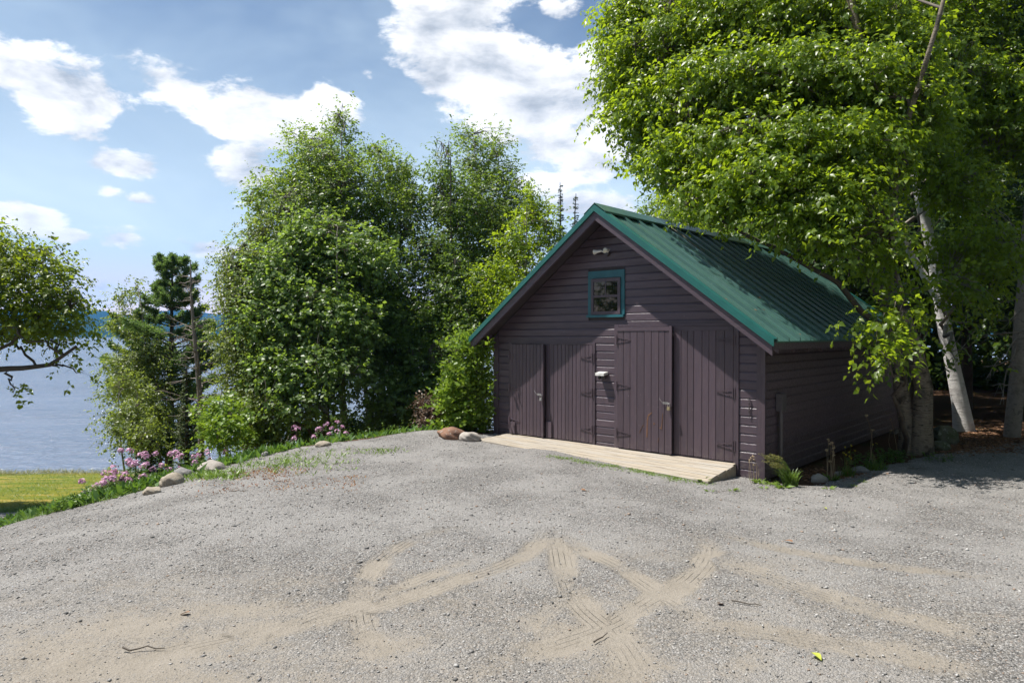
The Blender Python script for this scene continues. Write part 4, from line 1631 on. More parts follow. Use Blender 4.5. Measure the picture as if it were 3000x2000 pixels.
shoretree('tall loose birch with pale green twin top left of the small spruces',
          [(1110, 310, .11, -20), (1140, 340, .09, 5, .5)],
          [(1075, 315, 30, 38), (1140, 330, 36, 48), (1100, 380, 60, 60), (1170, 400, 36, 55), (1120, 470, 90, 75), (1195, 470, 35, 50), (1120, 570, 100, 80), (1150, 680, 85, 80)],
          1150, .08, M['leaf_mid'], M['bark_grey'], 104, 23.0, gap=.40)
shoretree('yellow green young birch reaching down to the left roof eave of the barn',
          [(1225, 450, .08, -15)],
          [(1225, 480, 36, 50), (1245, 540, 45, 55), (1190, 560, 50, 60), (1215, 640, 60, 60), (1180, 720, 55, 70), (1140, 640, 45, 60)],
          640, .08, M['leaf_bright'], M['bark_grey'], 105, 19.5, gap=.40)
shoretree('broad silvery leaved maple in front of the birches with its trunk showing through',
          [(745, 520, .10, 30), (700, 560, .08, -40, .4)],
          [(740, 560, 90, 70), (660, 640, 85, 75), (830, 600, 80, 70), (720, 720, 105, 80), (620, 740, 75, 75), (800, 740, 90, 70), (640, 850, 80, 60), (760, 850, 95, 60), (700, 930, 80, 40)],
          1250, .098, M['leaf_maple'], M['bark_grey'], 106, 17.5, name='maple_tree', gap=.40, n_limb=22, wl=.8, tw_per=5, lv_per=6)
shoretree('olive leaved drooping birch at the left end of the belt beside the dead snag',
          [(560, 560, .09, -25), (525, 640, .07, -20, .4)],
          [(605, 540, 42, 45), (560, 610, 55, 50), (522, 670, 32, 60), (565, 710, 65, 80), (600, 640, 60, 70), (530, 790, 38, 70), (590, 820, 70, 70), (556, 900, 44, 60), (615, 920, 70, 55)],
          1250, .068, M['leaf_olive'], M['bark_grey'], 107, 18.0, gap=.40, droop=.6)
shoretree('dark leafy tree filling the middle behind the maple trunks',
          [(860, 640, .09, 0), (905, 600, .08, 10, .7)],
          [(870, 700, 85, 80), (930, 760, 80, 80), (860, 820, 90, 80), (960, 850, 75, 80), (900, 920, 80, 50), (1000, 880, 70, 70), (1050, 840, 60, 80), (1090, 760, 60, 80)],
          1400, .09, M['leaf_deep'], M['bark_dark'], 108, 19.0, gap=.40)
shoretree('low bright green maple sapling by the flowers left of the trunks',
          [(505, 870, .05, 5)],
          [(515, 905, 20, 22), (498, 945, 22, 26), (532, 958, 26, 28), (510, 990, 30, 20)],
          120, .08, M['leaf_young'], M['bark_grey'], 109, 15.0, name='maple_sapling', gap=.15, wl=.85, n_limb=8, limb_r=.03)
shoretree('young drooping birch left of the white pine by the water',
          [(372, 650, .07, -50), (350, 720, .05, -50, .3)],
          [(285, 685, 26, 26), (315, 660, 22, 26), (300, 740, 38, 36), (300, 840, 52, 45), (350, 830, 40, 60), (345, 930, 45, 60), (340, 790, 30, 40)],
          460, .075, M['leaf_olive'], M['bark_grey'], 110, 22.0, gap=.40, droop=.55)
shoretree('small thin birch standing over the lawn edge, leftmost of the bank trees',
          [(293, 860, .035, -20), (305, 880, .03, 10, .2)],
          [(265, 900, 28, 35), (290, 880, 30, 40), (250, 950, 24, 22), (300, 960, 40, 45), (270, 1000, 26, 30), (325, 1000, 32, 40)],
          240, .065, M['leaf_olive'], M['bark_grey'], 111, 18.5, gap=.2, limb_r=.02, n_limb=9, droop=.5)

# thin trunks showing in the gloom under the belt
for k, (px, top, Y, r, lab) in enumerate([
        (668, 700, 19.2, .085, 'thin dark trunk leaning in the gloom under the olive birch'),
        (752, 690, 18.4, .12, 'pale birch trunk standing behind the pink flowers'),
        (848, 720, 20.0, .10, 'grey trunk under the dark leafy tree'),
        (600, 720, 19.5, .09, 'bare dark trunk nearest the lake under the belt'),
        (640, 760, 21.5, .07, 'slim straight trunk second from the lake under the belt'),
        (795, 740, 21.0, .10, 'dark trunk between the pale birch trunk and the grey trunk'),
        (930, 760, 21.5, .08, 'slender trunk standing behind the bronze shrub'),
        (700, 740, 22.5, .07, 'thin far trunk just left of the pink flowers')]):
    tr = trunk_at(px, top, Y, r, 0, random.uniform(-15, 15), .45)
    lb = [lobe_px(px + random.uniform(-20, 20), top + q, 45, 45, Y + .3) for q in (0, 70)]
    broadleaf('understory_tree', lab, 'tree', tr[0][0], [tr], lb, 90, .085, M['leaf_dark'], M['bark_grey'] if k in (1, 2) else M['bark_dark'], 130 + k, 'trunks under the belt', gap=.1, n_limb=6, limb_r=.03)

# understorey bushes closing the foot of the belt
for k, (px, py, rx, ry, Y, n, mt, lab) in enumerate([
        (600, 980, 60, 45, 17.0, 170, 'leaf_mid', 'leafy bush under the olive birch near the sapling'),
        (700, 975, 50, 35, 20.0, 110, 'leaf_deep', 'dim bush behind the pink flowers under the maple'),
        (800, 975, 50, 35, 20.5, 110, 'leaf_deep', 'dim bush between two trunks right of the pink flowers'),
        (880, 975, 45, 35, 18.5, 120, 'leaf_mid', 'leafy bush in front of the grey trunk'),
        (1080, 900, 45, 70, 17.5, 180, 'leaf_deep', 'dark bush behind the bright sapling at the barn'),
        (960, 930, 50, 50, 19.0, 140, 'leaf_deep', 'dark bush behind the bronze shrub')]):
    lb = [lobe_px(px, py, rx, ry, Y), lobe_px(px + rx * .5, py + 15, rx * .7, ry * .8, Y), lobe_px(px - rx * .5, py + 20, rx * .6, ry * .7, Y)]
    c = at(px * 1.2755, 1000, Y)
    z = tz(c.x, c.y)
    tr = ([np.array([c.x, c.y, z - .05]), np.array([c.x + .05, c.y, z + .5]), np.array([lb[0][0], lb[0][1], lb[0][2]])], .03, .012)
    broadleaf('bush', lab, 'bush', tr[0][0], [tr], lb, n, .085, M[mt], M['bark_dark'], 150 + k, 'bushes at the foot of the trees', gap=.1, n_limb=7, limb_r=.02)

# ---- shrubs by the barn's left corner
def shrub(label, name, px, py, Y, lobes, n, leaf, mt, seed, stems=4, **kw):
    c = at(px * 1.2755, py * 1.2755, Y)
    z = tz(c.x, c.y)
    rng = np.random.default_rng(seed)
    lb = [lobe_px(*l, Y) for l in lobes]
    tr = []
    for i in range(stems):
        l = lb[i % len(lb)]
        tr.append(([np.array([c.x + rng.uniform(-.12, .12), c.y + rng.uniform(-.12, .12), z - .05]), np.array([(c.x + l[0]) / 2, c.y, (z + l[2]) / 2]), np.array([l[0], l[1], l[2] + l[5] * .5])], .022, .006))
    return broadleaf(name, label, 'shrub', tr[0][0][0], tr, lb, n, leaf, M[mt], M['bark_grey'], seed, None, n_limb=10, limb_r=.015, **kw)


shrub('bright yellow green leafy shrub against the left corner of the barn', 'leafy_shrub', 1085, 990, 13.9,
      [(1032, 830, 24, 52), (1062, 815, 22, 44), (1098, 812, 34, 56), (1065, 890, 44, 40), (1110, 890, 24, 45), (1040, 930, 38, 35), (1080, 960, 48, 35), (1125, 970, 20, 25), (1050, 985, 40, 18)],
      310, .088, 'leaf_young', 171, spread=.13, twl=.30, tw_per=4, lv_per=6, gap=.22, shell=.6, droop=-.15)
shrub('small bronze reddish leaved shrub left of the bright shrub', 'bronze_shrub', 985, 995, 14.4,
      [(975, 920, 32, 28), (1000, 945, 25, 25), (950, 945, 22, 18), (985, 970, 30, 20)],
      170, .045, 'leaf_red', 172, spread=.10, twl=.18, tw_per=5, lv_per=7, gap=.1)

# ---- trees behind the barn
shoretree('leafy tree behind the green roof filling the gap below the big crown', [(1600, 430, .14, -20), (1720, 420, .12, 10, 1)],
          [(1500, 500, 70, 55), (1600, 450, 100, 70), (1700, 480, 100, 80), (1560, 540, 80, 60), (1680, 570, 100, 60), (1800, 560, 90, 80), (1470, 540, 40, 40), (1780, 440, 80, 80)],
          1300, .09, M['leaf_mid'], M['bark_grey'], 180, 22.5, group='trees behind the barn', gap=.15, n_limb=20)
shoretree('dark tree deeper behind the roof at the right end of the ridge', [(1880, 420, .15, 0)],
          [(1860, 500, 90, 90), (1930, 560, 90, 90), (1880, 640, 100, 80), (1800, 640, 80, 60), (1960, 680, 80, 70)],
          700, .11, M['leaf_dark'], M['bark_dark'], 181, 24.0, group='trees behind the barn', gap=.1)


# ---- conifers
def conifer(name, label, base, height, rmax, n_wh, per, mat, bark, seed, style, group=None, bare=0.1, trunk_r=.12, lean=(0, 0)):
    rng = np.random.default_rng(seed)
    root = thing(name, label, 'tree', tuple(base), 0, group)
    n = 14
    t = np.linspace(0, 1, n)
    path = np.stack([lean[0] * t + rng.normal(0, .015, n) * height * .1, lean[1] * t, t * height], 1)
    path[0] = 0
    V, F = tubes_np(path[None], (trunk_r * (1 - t) ** .9 + .012)[None], 9)
    link('trunk', mesh_np('trunk', V, F, True), bark, root)
    bp, br, lv = [], [], []
    for w in range(n_wh):
        f = bare + (1 - bare) * (w + rng.uniform(-.25, .25)) / n_wh
        f = min(max(f, bare * .8), .985)
        z = f * height
        q = (f - bare) / (1 - bare)
        if style == 'pine':
            rad = (rmax * (1.0 - q) ** .8 + .22) * rng.uniform(.5, 1.1) * min(1, .5 + q * 2.5)
        else:
            rad = rmax * (1.0 - q) ** 1.0 * rng.uniform(.75, 1.1) + .03
        ph = rng.uniform(0, 6.28)
        for k in range(per):
            a = ph + k * 6.283 / per + rng.uniform(-.35, .35)
            L = rad * rng.uniform(.7, 1.15)
            z = (f + rng.uniform(-.5, .5) * (1 - bare) / n_wh) * height
            d = np.array([math.cos(a), math.sin(a), 0])
            rise = {'pine': rng.uniform(.1, .45), 'spruce': -.25 + .5 * q, 'cedar': .25}[style]
            o = np.array([lean[0] * f, lean[1] * f, z])
            s = np.linspace(0, 1, 5)[:, None]
            p = o + d * L * s + np.array([0, 0, 1]) * L * (rise * s + (.18 if style == 'spruce' else .12) * s ** 3)
            bp.append(p)
            br.append(.006 + trunk_r * .16 * (1 - s[:, 0]) * min(1, L))
            lv.append((p, d, L))
    V, F = tubes_np(np.array(bp), np.array(br), 4)
    link('branches', mesh_np('branches', V, F, True), M['twig'], root)['kind'] = 'stuff'
    pos, ax, nr, LL = [], [], [], []
    for p, d, L in lv:
        side = np.array([-d[1], d[0], 0])
        if style == 'pine':
            m = int(16 + 34 * L)
            s = rng.uniform(.45, 1.02, m)
            off = rng.normal(0, .14 * L + .03, m) * np.minimum(1, (1.1 - s) * 2.2)
            c = np.stack([np.interp(s, np.linspace(0, 1, 5), p[:, i]) for i in range(3)], 1) + side * off[:, None] + np.array([0, 0, 1]) * rng.normal(0.02, .05, m)[:, None]
            # a brush of needles round each shoot
            kN = 16
            cc = np.repeat(c, kN, 0)
            dirs = unit(d * .5 + np.array([0, 0, .5]) + rng.normal(0, .75, (m * kN, 3)))
            pos.append(cc)
            ax.append(dirs)
            nr.append(unit(rng.normal(0, 1, (m * kN, 3))))
            LL.append(rng.uniform(.10, .17, m * kN))
        else:
            m = int((60 if style == 'spruce' else 52) * L + 8)
            s = rng.uniform(.08, 1.0, m)
            sg = np.where(rng.random(m) > .5, 1.0, -1.0)
            c = np.stack([np.interp(s, np.linspace(0, 1, 5), p[:, i]) for i in range(3)], 1)
            kN = 4
            w = (1.05 - s) * .38 * L + .05
            off = (rng.uniform(0, 1, (m, kN)) * w[:, None] * sg[:, None]).reshape(-1)
            cc = np.repeat(c, kN, 0) + side * off[:, None] + np.array([0, 0, -1]) * (np.abs(off) * .25)[:, None]
            s2 = np.repeat(sg, kN)
            dirs = unit(d * .7 + side * s2[:, None] * .7 + np.array([0, 0, -.25]) + rng.normal(0, .3, (m * kN, 3)))
            pos.append(cc)
            ax.append(dirs)
            nr.append(unit(np.array([0, 0, 1]) + rng.normal(0, .4, (m * kN, 3))))
            LL.append(rng.uniform(.07, .13, m * kN) * min(1.0, .45 + .6 * L))
    pos, ax, nr, LL = np.vstack(pos), np.vstack(ax), np.vstack(nr), np.concatenate(LL)
    V, F = leaves_np(pos, ax, nr, LL, LL * (.2 if style == 'pine' else .34))
    c = link('crown', mesh_np('crown', V, F), mat, root)
    c['kind'] = 'stuff'
    return root


def con_px(px, pytop, Y, **kw):
    top = at(px * 1.2755, pytop * 1.2755, Y)
    z = tz(top.x, top.y) - .1
    return dict(base=(top.x, top.y, z), height=top.z - z, **kw)


conifer('pine_tree', 'tall white pine with open plumed branches standing at the lake edge', n_wh=20, per=6, mat=M['needle_pine'], bark=M['bark_dark'], seed=201, style='pine', bare=.12, trunk_r=.14,
        **con_px(387, 585, 23.0, rmax=2.9), lean=(.15, 0))
conifer('spruce_tree', 'narrow dark spruce spire rising behind the barn roof peak', n_wh=44, per=7, mat=M['needle_spruce'], bark=M['bark_dark'], seed=202, style='spruce', bare=.08, trunk_r=.12, **con_px(1287, 420, 27.0, rmax=1.15))
conifer('cedar_tree', 'soft tipped cedar right beside the spruce spire', n_wh=40, per=7, mat=M['needle_cedar'], bark=M['bark_dark'], seed=203, style='cedar', bare=.05, trunk_r=.11, **con_px(1322, 445, 26.0, rmax=1.25))
conifer('spruce_tree', 'thin spruce tip poking out beside the tall loose birch', n_wh=44, per=7, mat=M['needle_spruce'], bark=M['bark_dark'], seed=204, style='spruce', bare=.1, trunk_r=.1, **con_px(1030, 325, 24.0, rmax=1.1))
conifer('cedar_tree', 'yellowish cedar below the dead snag at the foot of the pine', n_wh=24, per=6, mat=M['needle_cedar'], bark=M['bark_dark'], seed=205, style='cedar', bare=.03, trunk_r=.07, **con_px(428, 845, 19.0, rmax=.62))
conifer('fir_sapling', 'small dark green fir behind the tall pink phlox', n_wh=14, per=6, mat=M['needle_cedar'], bark=M['bark_dark'], seed=206, style='cedar', bare=.03, trunk_r=.04, **con_px(345, 990, 18.0, rmax=.65))

# dead snag with bare twigs
rng = np.random.default_rng(77)
b = con_px(455, 600, 20.5)
sn = thing('dead_tree', 'bare dead snag with brittle twigs right of the white pine', 'tree', b['base'])
H = b['height']
t = np.linspace(0, 1, 14)
p = np.stack([.10 * np.sin(t * 5) - .1 * t, .05 * np.cos(t * 4), t * H], 1)
p[0] = 0
V, F = tubes_np(p[None], (.10 * (1 - t) ** .7 + .012)[None], 8)
link('trunk', mesh_np('trunk', V, F, True), M['bark_dead'], sn)
bp, br = [], []
for i in range(58):
    f = rng.uniform(.28, .98)
    a = rng.uniform(0, 6.28)
    L = (1.05 - f) * rng.uniform(.7, 1.8) + .15
    o = np.array([np.interp(f, t, p[:, k]) for k in range(3)])
    d = np.array([math.cos(a), math.sin(a), rng.uniform(-.35, .55)])
    s = np.linspace(0, 1, 5)[:, None]
    q = o + d * L * s + rng.normal(0, .05, (5, 3)) * s
    bp.append(q)
    br.append(.014 * (1 - s[:, 0]) + .004)
    for _ in range(3):
        g = rng.integers(1, 4)
        d2 = unit(d + rng.normal(0, .7, 3))
        q2 = q[g] + d2 * L * .4 * s + rng.normal(0, .02, (5, 3)) * s
        bp.append(q2)
        br.append(.006 * (1 - s[:, 0]) + .003)
V, F = tubes_np(np.array(bp), np.array(br), 4)
link('branches', mesh_np('branches', V, F, True), M['bark_dead'], sn)['kind'] = 'stuff'

# ---- the big tree reaching in from the left edge
lt = gp(-420, 1480)
lt = np.array([-13.2, 14.5, tz(-13.2, 14.5)])
bend = at(205 * 1.2755, 845 * 1.2755, 14.0)
b0 = at(-60 * 1.2755, 852 * 1.2755, 14.2)
b1 = at(60 * 1.2755, 845 * 1.2755, 14.0)
b2 = at(115 * 1.2755, 838 * 1.2755, 13.9)
b3 = at(175 * 1.2755, 795 * 1.2755, 13.9)
LT = broadleaf('spreading_birch', 'big spreading tree at the water side with a thick bent limb over the lake', 'tree', lt,
               [([lt - [0, 0, .2], lt + [0.1, 0, 2.0], lt + [0.3, -.1, 4.0], lt + [.5, 0, 6.8]], .26, .06),
                ([lt + [0.1, 0, 2.0], np.array(b0), np.array(b1), np.array(b2), np.array(b3)], .105, .03)],
               [lobe_px(*l, 14.2) for l in [(-60, 560, 120, 90), (40, 590, 85, 80), (-120, 700, 160, 120), (60, 680, 110, 80), (140, 690, 70, 60), (20, 745, 130, 45), (130, 745, 70, 40), (170, 740, 45, 50), (160, 850, 45, 22),
                                            (25, 895, 30, 20), (-90, 870, 60, 40), (-200, 560, 160, 140), (-250, 760, 160, 120), (170, 800, 45, 30), (20, 530, 45, 40), (120, 620, 50, 45)]],
               1500, .085, M['leaf_oak'], M['bark_dark'], 301, None, tw_per=5, lv_per=7, spread=.2, twl=.3, gap=.24, n_limb=24, six=True, limb_r=.05)
# its neighbour out of sight, seen in the gable window's glass
ot = np.array([-15.5, 6.5, tz(-15.5, 6.5)])
broadleaf('maple_tree', 'dark maple out beyond the lawn mirrored in the gable window', 'tree', ot, [([ot - [0, 0, .2], ot + [.1, 0, 3], ot + [0, .1, 8]], .22, .05)],
          [(ot[0], ot[1], ot[2] + 6, 3.2, 3.2, 3.4), (ot[0] + .5, ot[1] + 2.2, ot[2] + 5, 2.4, 2.4, 2.6), (ot[0], ot[1] - 2, ot[2] + 5.2, 2.4, 2.4, 2.6)],
          620, .12, M['leaf_dark'], M['bark_dark'], 302, None, gap=.1, n_limb=14)

# ---- the big yellow birch overhanging the barn (two trunks from one root)
YB = 12.35
def tp_(px, py, Y):
    return np.array(at(px, py, Y))


pb = gp(2690, 1332)
pb = np.array([pb.x, pb.y, pb.z])
YB = pb[1]
t1 = [pb + [0.05, 0, -.25], tp_(2704, 1230, YB), tp_(2706, 1130, YB), tp_(2672, 1000, YB), tp_(2612, 850, YB), tp_(2604, 640, YB), tp_(2585, 400, YB), tp_(2505, 90, YB), tp_(2440, -250, YB)]
t2 = [pb + [-.10, .12, -.25], tp_(2660, 1240, YB + .15), tp_(2636, 1130, YB + .2), tp_(2630, 1000, YB + .25), tp_(2590, 850, YB + .4), tp_(2530, 620, YB + .6), tp_(2470, 380, YB + .8), tp_(2330, 120, YB + .9), tp_(2250, -100, YB + .8)]
t3 = [tp_(2604, 640, YB), tp_(2640, 400, YB - .6), tp_(2720, 150, YB - 1.2), tp_(2800, -150, YB - 1.4)]
YBL = [lobe_px(*l[:4], YB + .35 * l[4] + 1.3 - 3.0 * max(-.2, l[1] / 650) + 1.7 * min(1, max(0, (1760 - l[0]) / 320))) for l in [
    (1450, 60, 75, 70, .6), (1440, 170, 70, 80, .8), (1500, 220, 80, 80, 1.2), (1500, 90, 90, 80, 1.2), (1400, 270, 45, 45, .8), (1480, 280, 75, 70, .6), (1540, 110, 110, 90, .2), (1580, 240, 110, 90, .2), (1470, 390, 55, 55, 1.2), (1560, 380, 95, 75, .4),
    (1660, 60, 110, 90, -.3), (1690, 190, 120, 90, -.5), (1680, 330, 120, 85, -.4), (1640, 460, 100, 60, -.2), (1740, 420, 100, 70, -.6), (1790, 505, 70, 45, -.6), (1850, 460, 90, 80, -1.0), (1830, 340, 110, 90, -1.2),
    (1820, 180, 120, 90, -1.1), (1800, 40, 120, 90, -.8), (1960, 60, 110, 90, -1.3), (1960, 200, 120, 90, -1.6), (1960, 340, 110, 90, -1.7), (1930, 470, 90, 80, -1.4), (1925, 560, 70, 50, -1.1),
    (1700, -80, 160, 60, 1.4), (1900, -100, 160, 60, 1.4), (1520, -30, 110, 60, 1.0), (2030, 560, 60, 60, -1.2), (2030, 650, 40, 50, -1.0), (2060, 740, 50, 55, -.9), (2060, 400, 50, 50, -1.6), (2100, 250, 80, 80, -1.6), (2060, 120, 90, 80, -1.5), (2035, 745, 48, 55, 0), (2050, 820, 46, 44, 0), (2060, 680, 50, 60, 0), (2010, 620, 60, 50, 0), (2030, 820, 35, 35, -.7), (2060, 650, 36, 50, -.8)]]
YT = broadleaf('yellow_birch', 'huge bright leaved birch with twin peeling trunks leaning its crown over the barn roof', 'tree', pb,
               [(t1, .175, .04), (t2, .145, .03), (t3, .07, .025)], YBL, 5400, .09, M['leaf_bright'], M['bark_yb'], 310, None,
               tw_per=5, lv_per=7, spread=.20, twl=.32, gap=.28, n_limb=46, six=True, limb_r=.035, droop=.55, shell=.42)
# ---- white birch to its right
wb = gp(2830, 1262)
wb = np.array([wb.x, wb.y, wb.z])
YW = wb[1]
w1 = [wb + [0, 0, -.2], tp_(2808, 1150, YW), tp_(2788, 1060, YW), tp_(2764, 950, YW), tp_(2736, 770, YW), tp_(2685, 540, YW), tp_(2655, 400, YW), tp_(2600, 150, YW), tp_(2560, -200, YW)]
w2 = [tp_(2764, 900, YW + .1), tp_(2640, 700, YW + .3), tp_(2550, 500, YW + .4), tp_(2500, 330, YW + .4), tp_(2420, 60, YW + .3)]
WBL = [lobe_px(*l[:4], YW + .4 * l[4] - .2 - 2.6 * l[1] / 700) for l in [
    (2120, 80, 110, 100, 0), (2240, 60, 110, 100, 0), (2340, 140, 90, 100, .2), (2180, 220, 110, 90, -.2), (2280, 300, 110, 80, 0), (2100, 340, 100, 80, -.3), (2200, 420, 90, 60, -.4), (2330, 420, 70, 50, -.2),
    (2190, 560, 60, 45, -.9), (2240, 560, 80, 60, -.8), (2230, 470, 60, 45, -.9), (2210, 660, 75, 50, -1.1), (2215, 750, 48, 44, -1.2), (2240, 790, 45, 30, -1.2), (2200, 840, 36, 36, -1.2), (2320, 560, 50, 60, -.4), (2290, 200, 80, 70, -1.0), (2180, 120, 90, 80, -1.0), (2340, 330, 70, 60, -.4), (2260, 620, 50, 50, -.6),
    (2400, 250, 120, 140, .5), (2420, 60, 120, 120, .6), (2200, -80, 220, 80, .2)]]
WT = broadleaf('white_birch', 'leaning white barked birch right of the twin trunked birch', 'tree', wb, [(w1, .175, .05), (w2, .09, .03)], WBL, 2900, .092, M['leaf_bright'], M['bark_wb'], 311, None,
               tw_per=5, lv_per=7, spread=.22, twl=.34, gap=.20, n_limb=30, six=True, limb_r=.03, droop=.55, shell=.42, twig='twig_pale')

# low hanging sprays whose leaves can be told apart: each leaf a part of the birch
def leaf_blade():
    """one pointed birch leaf, folded and bent, along +x, unit length"""
    V, F = [], []
    n = 5
    for i in range(n + 1):
        u = i / n
        w = .33 * math.sin(math.pi * min(1, u ** .75)) * (1 - .25 * u) + .002
        z = -.22 * u * u
        V += [(u, w, z + w * .28), (u, 0, z), (u, -w, z + w * .28)]
    for i in range(n):
        a = i * 3
        F += [(a, a + 3, a + 4, a + 1), (a + 1, a + 4, a + 5, a + 2)]
    me = bpy.data.meshes.new('leaf')
    me.from_pydata(V, [], F)
    me.update()
    me.polygons.foreach_set('use_smooth', [True] * len(me.polygons))
    return me


M['leaf_part'] = leaf_mat('hanging_birch_leaf', (0.05, 0.12, 0.012), (0.05, 0.12, 0.012), (0.20, 0.34, 0.022), 0.42)
nt_ = M['leaf_part'].node_tree
mixn = [n for n in nt_.nodes if n.type == 'MIX'][0]
oi_ = nt_.nodes.new('ShaderNodeObjectInfo')
for l in list(mixn.inputs[0].links):
    nt_.links.remove(l)
nt_.links.new(oi_.outputs['Random'], mixn.inputs[0])
[i for i in mixn.inputs if i.name == 'B' and i.type == 'RGBA'][0].default_value = (0.115, 0.19, 0.02, 1)
LEAFME = leaf_blade()
LEAFME.materials.append(M['leaf_part'])


def hanging_sprays(tree, root, sprays, seed, size=.092):
    """SPRAYS: (start px, end px, distance, leaves) - a drooping twig with leaves set along both sides"""
    rng = np.random.default_rng(seed)
    tw, rr = [], []
    Bq = np.array(root)
    for (sx, sy, ex, ey, Y, n) in sprays:
        a = np.array(at(sx * 1.2755, sy * 1.2755, Y))
        c = np.array(at(ex * 1.2755, ey * 1.2755, Y - rng.uniform(0, .4)))
        s = np.linspace(0, 1, 7)[:, None]
        p = a + (c - a) * s + np.array([0, 0, 1]) * .10 * np.sin(s * math.pi) * np.linalg.norm(c - a)
        p[1:-1] += rng.normal(0, .015, (5, 3))
        tw.append(p)
        rr.append(.007 * (1 - s[:, 0]) + .002)
        for k in range(n):
            u = (k + .8) / n
            q = np.array([np.interp(u, s[:, 0], p[:, i]) for i in range(3)])
            d = Vector(p[-1] - p[0]).normalized()
            sd_ = d.cross(Vector((0, 0, 1))).normalized() * (1 if k % 2 else -1)
            ax = (d * .5 + sd_ * rng.uniform(.4, .9) + Vector((0, 0, -rng.uniform(.25, .75))) + Vector(rng.normal(0, .2, 3))).normalized()
            nrm = (Vector((0, 0, 1)) + Vector(rng.normal(0, .4, 3)) + Vector((-.3, -.3, 0))).normalized()
            yv = nrm.cross(ax).normalized()
            zv = ax.cross(yv)
            L = size * rng.uniform(.7, 1.2)
            from mathutils import Matrix
            mt = Matrix(((ax.x * L, yv.x * L, zv.x * L, q[0] - Bq[0]), (ax.y * L, yv.y * L, zv.y * L, q[1] - Bq[1]), (ax.z * L, yv.z * L, zv.z * L, q[2] - Bq[2]), (0, 0, 0, 1)))
            o = bpy.data.objects.new('leaf', LEAFME)
            C.objects.link(o)
            o.parent = tree
            o.matrix_local = mt
    V, F = tubes_np(np.array(tw) - Bq, np.array(rr), 4)
    link('hanging_twigs', mesh_np('hanging_twigs', V, F, True), M['twig_pale'], tree)


hanging_sprays(YT, pb, [
    (2085, 690, 2000, 745, 11.4, 11), (2090, 720, 1985, 775, 11.3, 12), (2100, 770, 2020, 800, 11.3, 10), (2095, 790, 2005, 845, 11.2, 13), (2075, 810, 2010, 875, 11.2, 11), (2060, 800, 2040, 880, 11.1, 9),
    (2110, 700, 2050, 760, 11.0, 11), (2120, 740, 2065, 815, 11.0, 12), (2040, 690, 1992, 705, 11.3, 9), (2100, 640, 2040, 690, 11.1, 11), (2130, 760, 2110, 850, 11.2, 10), (2060, 760, 2010, 790, 11.5, 9),
    (2080, 650, 1990, 690, 11.3, 11), (2095, 610, 2010, 655, 11.2, 11), (2110, 660, 2035, 720, 10.9, 11), (2120, 690, 2075, 770, 10.9, 11), (2090, 740, 2040, 790, 11.0, 11), (2110, 780, 2070, 850, 11.0, 11), (2040, 620, 1970, 650, 11.4, 11), (2130, 720, 2105, 800, 10.8, 11), (2060, 700, 2000, 730, 11.5, 11), (2080, 790, 2030, 835, 11.3, 11), (2075, 570, 1985, 615, 11.2, 11), (2010, 560, 1940, 600, 11.3, 11),
    (1940, 590, 1875, 640, 11.0, 9), (1900, 560, 1850, 600, 11.2, 8)], 401)
hanging_sprays(WT, wb, [
    (2180, 700, 2250, 770, 12.4, 13), (2170, 720, 2260, 800, 12.3, 13), (2200, 740, 2265, 760, 12.2, 10), (2180, 780, 2235, 830, 12.3, 11), (2190, 820, 2160, 880, 12.3, 11), (2210, 690, 2290, 740, 12.4, 11),
    (2150, 780, 2190, 850, 12.4, 11), (2220, 640, 2300, 700, 12.2, 12), (2240, 760, 2180, 860, 12.4, 12), (2160, 640, 2230, 700, 12.2, 11)], 402)

# ---- dark wood at the right
FG = 'trees of the dark wood behind the birches'
rb_ = gp(2965, 1280)
rb_ = np.array([rb_.x, rb_.y, rb_.z])
conifer('spruce_tree', 'grey trunked spruce with bare lower twigs nearest the gravel at the wood edge', tuple(rb_ - [0, 0, .1]), 12.0, 1.5, 22, 6, M['needle_spruce'], M['bark_grey'], 320, 'spruce', FG, .60, .15, (1.0, 0.2))
k = 0
WOOD = [(11.2, 19.0, 12, 2.4), (13.6, 17.4, 13, 2.6), (16.0, 15.6, 12, 2.6), (9.6, 21.5, 11, 2.3), (14.0, 21.0, 14, 2.8), (17.5, 18.5, 13, 2.6), (12.2, 24.0, 14, 2.8), (18.5, 22.5, 14, 2.8), (20.5, 16.5, 13, 2.8), (15.6, 26.0, 15, 3.0), (7.6, 24.5, 11, 2.4), (21.5, 26.0, 15, 3.0)]
WLAB = ['just behind the white birch', 'second row behind the white birch, seen past its trunk', 'at the wood edge where the gravel leaves the picture', 'behind the rear corner of the barn', 'deep in the wood on the line of the white birch',
        'deep in the wood right of the white birch', 'far back behind the barn roof end', 'far back at the right of the wood', 'outermost on the right of the wood', 'at the very back of the wood', 'behind the middle of the barn roof', 'rearmost on the right of the wood']
for (x, y, h, r) in WOOD:
    conifer('spruce_tree', 'dark spruce ' + WLAB[k], (x, y, tz(x, y) - .1), h, r, 20, 6, M['needle_spruce'], M['bark_dark'], 330 + k, 'spruce', FG, .20 if k % 3 else .30, .15)
    k += 1
